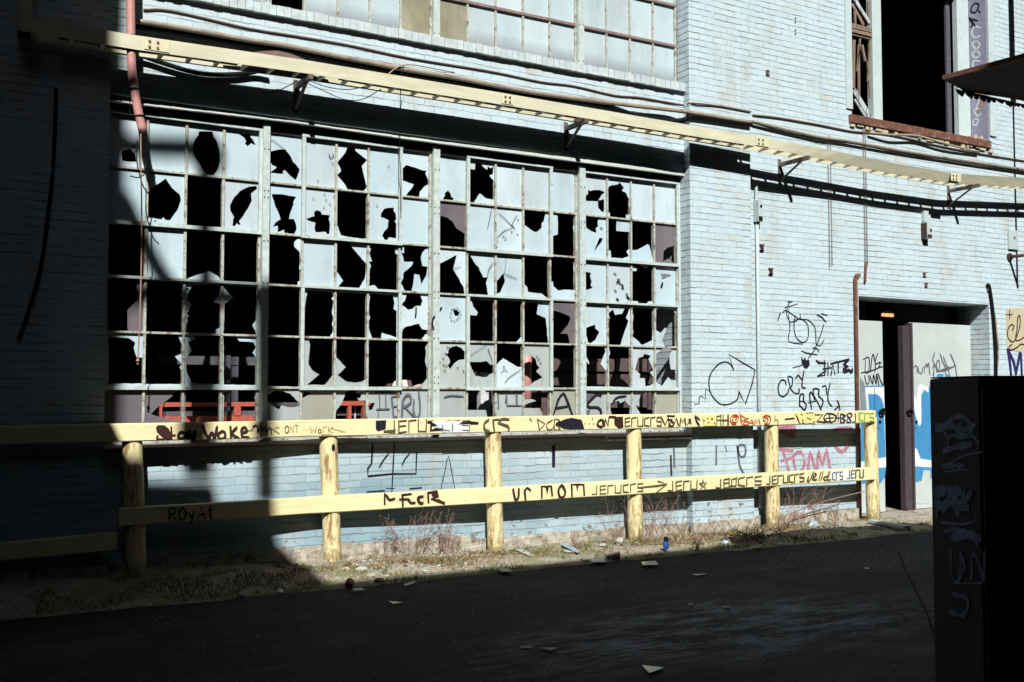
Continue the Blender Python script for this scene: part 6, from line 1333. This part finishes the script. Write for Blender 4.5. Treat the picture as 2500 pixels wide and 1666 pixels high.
for _ in range(260):  # flat paper litter flakes, merged into the gravel mesh
    x = random.choice((random.uniform(3.2, 12.2), random.gauss(8.2, .8), random.gauss(4.2, .5))); y = random.uniform(edgeY(x) + .01, YP - .06); z = gz(x, y) + .004; s = random.uniform(.008, .03); a = random.uniform(0, 6.28)
    u = Vector((math.cos(a), math.sin(a), random.uniform(-.3, .3))) * s; v = Vector((-math.sin(a), math.cos(a), random.uniform(-.1, .5))) * s * random.uniform(.3, .9); c = Vector((x, y, z + abs(u.z)))
    m.mesh([c - u, c + v, c + u, c - v * .7], [(0, 1, 2, 3)], 1)
tag(m.build('gravel', [M['stone'], M['paper']]), 'pale chips, gravel and paper litter scattered on the earth strip', 'gravel', kind='stuff')
m = MB()
for _ in range(1500):
    x = random.uniform(1.5, 13); y = random.uniform(3.0, 8.3) if random.random() < .6 else random.gauss(7.3, .5); s = random.uniform(.002, .010)
    if y > edgeY(x) - .05 or y < 2.5: continue
    c = Vector((x, y, .003)); a = random.uniform(0, 6.28); u = Vector((math.cos(a), math.sin(a), 0)) * s; v = Vector((-math.sin(a), math.cos(a), 0)) * s * .7
    m.mesh([c - u, c + v, c + u * .8, c - v, c + Vector((0, 0, s * .6))], [(0, 1, 4), (1, 2, 4), (2, 3, 4), (3, 0, 4)])
tag(m.build('road_grit', M['paper']), 'pale crumbs of glass and stone scattered on the asphalt', 'grit', kind='stuff')

def weed(px, py, h, n, lab, lean=0.0, seeds=True):
    b = at(px, py, Y=8.95) if py < 1270 else at(px, py, Z=.06)
    b.y = min(b.y, YP - .06); b.z = gz(b.x, b.y); t = MB()
    def br(p, d, L, r, lev):
        ps = [p]; q = p.copy(); dd = d.normalized()
        for k in range(5):
            dd = (dd + Vector((random.uniform(-.22, .22), random.uniform(-.15, .15), random.uniform(-.08, .12)))).normalized(); q = q + dd * L / 5; q.y = min(q.y, YP - .02); ps.append(q.copy())
        t.tube(ps, [r * (1 - .14 * i) for i in range(6)], 4)
        if lev:
            for i in range(1, 6):
                if random.random() < .75: br(ps[i], dd + Vector((random.uniform(-.9, .9), random.uniform(-.5, .5), random.uniform(-.1, .5))), L * random.uniform(.3, .5), r * .6, lev - 1)
        elif seeds:
            for _ in range(2):
                c = ps[-1] + Vector([random.uniform(-.012, .012) for _ in range(3)]); s = random.uniform(.003, .006)
                t.mesh([c + Vector((s, 0, 0)), c + Vector((0, s, 0)), c - Vector((s, 0, 0)), c - Vector((0, s, 0)), c + Vector((0, 0, s)), c - Vector((0, 0, s))], [(0, 1, 4), (1, 2, 4), (2, 3, 4), (3, 0, 4), (1, 0, 5), (2, 1, 5), (3, 2, 5), (0, 3, 5)])
    for i in range(n):
        br(b + Vector((random.uniform(-.07, .07), random.uniform(-.02, .02), 0)), Vector((random.uniform(-.8, .8) + lean, random.uniform(-.15, .15), 1)), h * random.uniform(.6, 1), .0032, 2)
    tag(t.build('dry_weed', M['dry'], base=b), lab, 'weed', 'dry weeds along the guard rail')
for a_ in ((1618, 1322, .45, 5, 'tall dry weed between the fourth post and the pilaster corner'), (1910, 1296, .34, 6, 'dense dry tuft just right of the fifth post'), (2040, 1278, .26, 5, 'low dry tuft at the last post'), (1100, 1350, .22, 5, 'low dry tuft left of the third post'), (1420, 1338, .20, 5, 'small dry tuft left of the fourth post'), (955, 1345, .52, 4, 'bushy dry weed between the second and third posts'), (1030, 1340, .50, 3, 'tall dry weed just left of the third post'), (900, 1350, .30, 3, 'short dry weed right of the second post'),
           (1490, 1330, .42, 2, 'single thin dry weed left of the fourth post'), (1590, 1325, .40, 5, 'tangled dry weed right of the fourth post'), (1650, 1320, .36, 4, 'dry weed at the corner of the pilaster'),
           (1740, 1310, .30, 3, 'low dry weed in front of the pilaster'), (1935, 1290, .42, 5, 'dry weed right of the fifth post', .25), (1990, 1280, .40, 4, 'dry weed leaning right before the doorway', .3), (1700, 1335, .16, 5, 'short dry tuft on the edge of the earth strip')):
    weed(a_[0], a_[1], a_[2], a_[3] + 2, *a_[4:])
m = MB(); a, b = at(1855, 1325, Z=.03), at(1905, 1292, Y=8.95); c, d = at(1950, 1262, Y=9.0), at(2048, 1232, Y=9.05)
m.tube(smooth_pts([a, b, c, d], 4), [.014 - .0006 * k for k in range(13)], 6); m.tube([d, d + Vector((.0, 0, .05))], .006, 5)
tag(m.build('fallen_branch', M['bracket'], base=a), 'long dark branch leaning up from the road edge to the wall before the doorway', 'branch')
m = MB(); a, b = at(1850, 1290, Z=.04), at(2110, 1200, Y=9.1); m.tube(smooth_pts([a, (a + b) / 2 + Vector((0, 0, .05)), b], 5), .006, 5); tag(m.build('fallen_branch', M['dry'], base=a), 'thin pale stick leaning beside the long dark branch', 'branch')
m = MB()
c0 = at(1835, 1325, Z=.02)
for _ in range(120):
    p_ = c0 + Vector((random.gauss(0, .22), random.gauss(.02, .05), random.uniform(0, .08))); d = Vector((random.uniform(-1, 1), random.uniform(-.3, .3), random.uniform(-.2, .5))).normalized() * random.uniform(.06, .2); m.tube([p_, p_ + d], .003, 4)
tag(m.build('twig_pile', M['wirebrown'], base=c0), 'low dark pile of twigs at the foot of the fifth post', 'twigs')

def flatlit(name, pts, lab, mat, cat, th=.004, lift=.01, Z=None):
    q = []
    for p_ in pts:
        v = at(*p_, Z=.05 if Z is None else Z); v.z = (gz(v.x, v.y) if Z is None else 0) + lift + random.uniform(0, .012); q.append(v)
    m = MB(); m.prism(q, (0, 0, th)); tag(m.build(name, M[mat], base=q[0]), lab, cat)
flatlit('glass_shard', [(1212, 1382), (1240, 1383), (1252, 1391), (1225, 1392)], 'pale shard lying flat right of the third post near the road edge', 'paper', 'shard')
flatlit('glass_shard', [(1257, 1349), (1275, 1347), (1304, 1357), (1296, 1360)], 'long pale shard on the grass right of the third post', 'paper', 'shard')
flatlit('glass_shard', [(1368, 1334), (1385, 1332), (1417, 1348), (1410, 1352), (1395, 1348)], 'long leaning pale strip halfway between the third and fourth posts', 'glassbit', 'shard', lift=.02)
flatlit('glass_shard', [(1366, 1342), (1378, 1341), (1400, 1350), (1382, 1349)], 'small pale piece under the leaning strip', 'paper', 'shard')
flatlit('glass_shard', [(1462, 1330), (1478, 1329), (1480, 1334), (1464, 1335)], 'tiny pale chip left of the white bag', 'paper', 'shard')
flatlit('glass_shard', [(1445, 1362), (1480, 1360), (1478, 1368), (1440, 1368)], 'faint blue pane piece left of the paper cup', 'glassbit', 'shard')
flatlit('glass_shard', [(1565, 1366), (1600, 1366), (1608, 1374), (1570, 1374)], 'blue white scrap on the road edge right of the paper cup', 'glassbit', 'shard')
flatlit('plastic_sheet', [(860, 1432), (880, 1430), (892, 1434), (866, 1437)], 'white scrap beside the red litter at the left end of the earth strip', 'paper', 'scrap')
flatlit('plastic_sheet', [(985, 1420), (1010, 1414), (1014, 1418), (990, 1423)], 'pale blue scrap at the road edge below the bushy weed', 'glassbit', 'scrap')
flatlit('glass_shard', [(1567, 1629), (1622, 1636), (1585, 1651)], 'blue grey triangular shard lying on the asphalt in the foreground', 'glassbit', 'shard', Z=0, lift=.003)
flatlit('glass_shard', [(1690, 1404), (1727, 1404), (1700, 1410)], 'small triangular shard on the shaded asphalt', 'glassbit', 'shard', Z=0, lift=.003)
flatlit('glass_shard', [(1268, 1583), (1300, 1581), (1298, 1585), (1272, 1587)], 'dull scrap on the asphalt, left one of two in the lower centre', 'stone', 'scrap', Z=0, lift=.003)
flatlit('glass_shard', [(1318, 1588), (1365, 1587), (1345, 1594)], 'dull scrap on the asphalt, right one of two in the lower centre', 'stone', 'scrap', Z=0, lift=.003)
flatlit('glass_shard', [(1765, 1485), (1783, 1485), (1780, 1489), (1764, 1488)], 'thin white scrap on the asphalt in the middle distance', 'paper', 'scrap', Z=0, lift=.003)
flatlit('glass_shard', [(1680, 1478), (1690, 1476), (1691, 1481), (1681, 1482)], 'grey pebble like scrap left of the thin white scrap', 'stone', 'scrap', Z=0, lift=.003)
flatlit('glass_shard', [(2110, 1390), (2122, 1389), (2121, 1392), (2111, 1392)], 'small pale scrap on the asphalt before the doorway', 'paper', 'scrap', Z=0, lift=.003)
flatlit('glass_shard', [(582, 1443), (604, 1441), (600, 1447), (584, 1446)], 'bluish scrap in the deep shade at the lower left', 'glassbit', 'scrap', lift=.006)
flatlit('glass_shard', [(676, 1432), (693, 1434), (690, 1439), (680, 1438)], 'bluish scrap in the shade left of the lit strip', 'glassbit', 'scrap', lift=.006)
flatlit('glass_shard', [(948, 1472), (975, 1475), (985, 1477), (960, 1478)], 'faint flat shard on the asphalt below the weeds', 'glassbit', 'scrap', Z=0, lift=.003)
def rock(px, py, s, lab, mat='stone', name='rubble_piece', flat_=.6):
    c = at(px, py, Z=.06); c.z = gz(c.x, c.y) + s * .3; m = MB(); vs = []; n = 8
    for j in range(5):
        ph = -math.pi / 2 + math.pi * j / 4
        for i in range(n): a = i * 2 * math.pi / n; r = s * random.uniform(.75, 1.1); vs.append(c + Vector((math.cos(a) * math.cos(ph) * r * 1.4, math.sin(a) * math.cos(ph) * r, math.sin(ph) * r * flat_)))
    fs = [(j * n + i, j * n + (i + 1) % n, (j + 1) * n + (i + 1) % n, (j + 1) * n + i) for j in range(4) for i in range(n)]
    m.mesh(vs, fs); tag(m.build(name, M[mat], base=c), lab, 'rubble' if mat != 'paper' else 'litter')
rock(885, 1395, .045, 'largest pale rubble piece at the left of the lit earth strip'); rock(905, 1402, .035, 'pale rubble piece touching the largest one'); rock(925, 1408, .04, 'pale rubble piece at the right of the left hand cluster'); rock(845, 1396, .03, 'white rubble lump left of the cluster')
rock(870, 1388, .03, 'small rubble lump behind the cluster'); rock(935, 1413, .02, 'small rubble lump at the end of the cluster')
rock(1510, 1320, .05, 'white crumpled bag left of the fourth post', 'paper', 'crumpled_bag', .8); rock(1772, 1322, .05, 'translucent crumpled bottle at the edge of the leaves', 'glassbit', 'crumpled_bottle', .7); rock(1985, 1284, .05, 'bluish crumpled bottle before the doorway wall', 'glassbit', 'crumpled_bottle', 1.2)
rock(2047, 1276, .045, 'pale crumpled wrapper by the last post', 'glassbit', 'crumpled_wrapper', .5); rock(1862, 1306, .03, 'white wrapper at the foot of the fifth post', 'paper', 'crumpled_wrapper', .5)
rock(747, 1368, .05, 'orange brick lump at the edge of the left shade', 'leaf', 'brick_lump', .8); rock(700, 1362, .06, 'pale rubble lump in front of the left footing'); rock(735, 1358, .07, 'reddish broken brick by the second post', 'leaf', 'brick_lump', .6)
c = at(850, 1431, Z=.03); m = MB(); m.tube([c + Vector((0, 0, .0)), c + Vector((.01, -.03, .045))], .034, 12); tag(m.build('red_litter', M['redbit'], base=c), 'unclear red litter at the left end of the lit strip', 'litter_bit')  # unclear red piece, drawn as a short cylinder
c = at(1626, 1341, Z=.05); m = MB(); m.tube([c, c + Vector((0, 0, .075))], [.028, .028], 12); m.tube([c + Vector((0, 0, .076)), c + Vector((.005, 0, .12))], .022, 10, 1); tag(m.build('bottle', [M['bluebit'], M['black']], base=c), 'small blue bottle with a black top right of the fourth post', 'bottle')
c = at(1478, 1357, Z=.05); c.z = gz(c.x, c.y) + .035; d = Vector((.13, -.045, 0)); m = MB(); m.tube([c, c + d * .5, c + d], [.026, .032, .038], 14); m.tube([c + d * 1.001, c + d * 1.02], [.033, .033], 12, 1)
tag(m.build('paper_cup', [M['cup'], M['rustdark']], base=c, smooth=False), 'stained paper cup lying on its side at the road edge', 'cup')
c = at(1837, 1340, Z=.02); m = MB(); m.tube([c, c + Vector((.09, -.03, 0))], .014, 8); tag(m.build('plastic_scrap', M['yellowbit'], base=c), 'yellow plastic scrap on the asphalt edge below the twig pile', 'scrap')
a, b = at(2125, 1278, Z=.03), at(2215, 1294, Z=.02); m = MB(); m.bar(a + Vector((0, 0, .03)), b + Vector((0, 0, .03)), .09, .03); tag(m.build('plank', M['whitepipe'], base=a), 'short white plank lying by the end of the guard rail', 'plank')
a, b = at(1560, 1375, Z=.03), at(1450, 1385, Z=0)
# crack across the asphalt
m = MB(); ps = [at(2192, 1345, Z=.003), at(2208, 1385, Z=.003), at(2235, 1440, Z=.003), at(2262, 1495, Z=.003), at(2285, 1560, Z=.003)]
for p_, q_ in zip(ps, ps[1:]): m.bar(p_, q_, .014, .0006)
tag(m.build('road_crack', flat('tar_filled_crack', (.002, .002, .002), 1.0, bumps=0)), kind='structure')

# ================================================================== BUILDING OPPOSITE (its roofline throws the shade)
OY = -1.2
def back(p): k = (p.y - OY); return p - SUN * k
def backd(p, d): k = (p.y - OY + d); return p - SUN * k
gs = [at(a, b, Z=0) for a, b in ((840, 1430), (1550, 1358), (2270, 1286))]
HO = sum(back(p).z for p in gs) / 3
op = empty('opposite_building', (0, OY, 0), 'dark brick building behind the camera whose roof edge shades the road', 'building')
xt = backd(at(303, 700, Y=YG), .3).x; xg = back(at(835, 1430, Z=0)).x
m = MB(); m.box(-30, 45, OY - 9, OY, -.2, HO); m.build('wall', M['darkbrick'], op)
m = MB(); m.box(-30, xt, OY - .3, OY + .002, HO + .001, 22); m.build('stair_tower', M['darkbrick'], op)
fr = empty('rooftop_rack', (xt + .6, OY, HO), 'steel pipe frame on the roof opposite that shades the left windows', 'pipe frame')
def cast(pts, Y=YG, name='frame_piece', th=.06):
    q = [back(at(a, b, Y=Y) if Y is not None else at(a, b, Z=0)) for a, b in pts]
    m = MB(); m.prism([(v.x, OY, v.z) for v in q], (0, -th, 0)); m.build(name, M['rustdark'], fr)
cast([(250, 328), (480, 334), (480, 376), (250, 366)], name='upper_arm')
cast([(505 + 40 * math.cos(k * math.pi / 7), 372 + 50 * math.sin(k * math.pi / 7)) for k in range(14)], name='float_tank')
cast([(482, 376), (514, 376), (516, 700), (482, 700)], name='standpipe')
cast([(280, 470), (318, 470), (350, 540), (400, 640), (440, 700), (400, 715), (350, 640), (318, 570), (280, 520)], name='brace')
cast([(250, 688), (676, 705), (676, 742), (250, 735)], name='cross_arm')
cast([(445, 742), (528, 742), (528, 1010), (516, 1180), (452, 1180), (452, 1010)], name='standpipe')
cast([(622, 742), (672, 742), (668, 1240), (630, 1240)], Y=YG, name='standpipe')
q = [back(at(a, b, Y=YW)) for a, b in ((250, 1172), (515, 1178), (522, 1232), (662, 1238), (664, 1290), (680, 1330))] + [back(at(a, b, Z=.08)) for a, b in ((720, 1372), (770, 1400), (800, 1420), (838, 1432))]
base_ = [Vector((q[-1].x, OY, HO - .3)), Vector((xt - .3, OY, HO - .3))]
m = MB(); m.prism([(v.x, OY, v.z) for v in q + base_], (0, -.12, 0)); m.build('parapet_block', M['darkbrick'], op)

lwg = empty('sky_block_wing', (-4.6, 4, 0), 'added dark brick wing out of view on the left, blocking sky light', 'building')  # added out of view to cut sky light from the left
m = MB(); m.box(-14, -4.6, OY + .01, YW - .01, -.2, 60); m.build('wall', M['darkbrick'], lwg)
lwg = empty('sky_block_wing', (17, 4, 0), 'added dark brick wing out of view on the right, blocking sky light', 'building')  # matching unseen wing, put in to cut sky light from the right
m = MB(); m.box(17, 24, OY + .01, YR - .01, -.2, 60); m.build('wall', M['darkbrick'], lwg)

bk = empty('sky_block_rear', (5, -22, 0), 'added dark block and towers behind the building opposite, blocking sky light', 'building')  # unseen mass added to deepen the shade by hiding low sky
m = MB(); m.box(-60, 60, -30, -21, -.2, HO + .87 * 19.3); m.build('wall', M['darkbrick'], bk)
m = MB(); m.box(3.2, 60, -29.9, -20.9, -.1, 75); m.box(-60, -12.2, -22, -20.9, -.1, 75); m.build('sky_block_tower', M['darkbrick'], bk)  # towers added either side of the sun's path to hide more sky

br_ = empty('sky_block_deck', (-2.4, 4, 5.4), 'added dark slab above the left edge of the picture, blocking sky light', 'light_blocker')  # unseen slab added to hide the sky above the left shade
m = MB(); m.box(-4.59, -.45, OY + .01, YW - .02, 5.5, 5.75); m.build('sky_slab', M['darkbrick'], br_)
m = MB(); m.box(-4.58, 16.9, YW - 2.25, YW - .01, TOP + .02, TOP + .22); m.build('sky_block_eaves', M['darkbrick'], fac)  # overhang added above the view, keeps sky light off wall and road
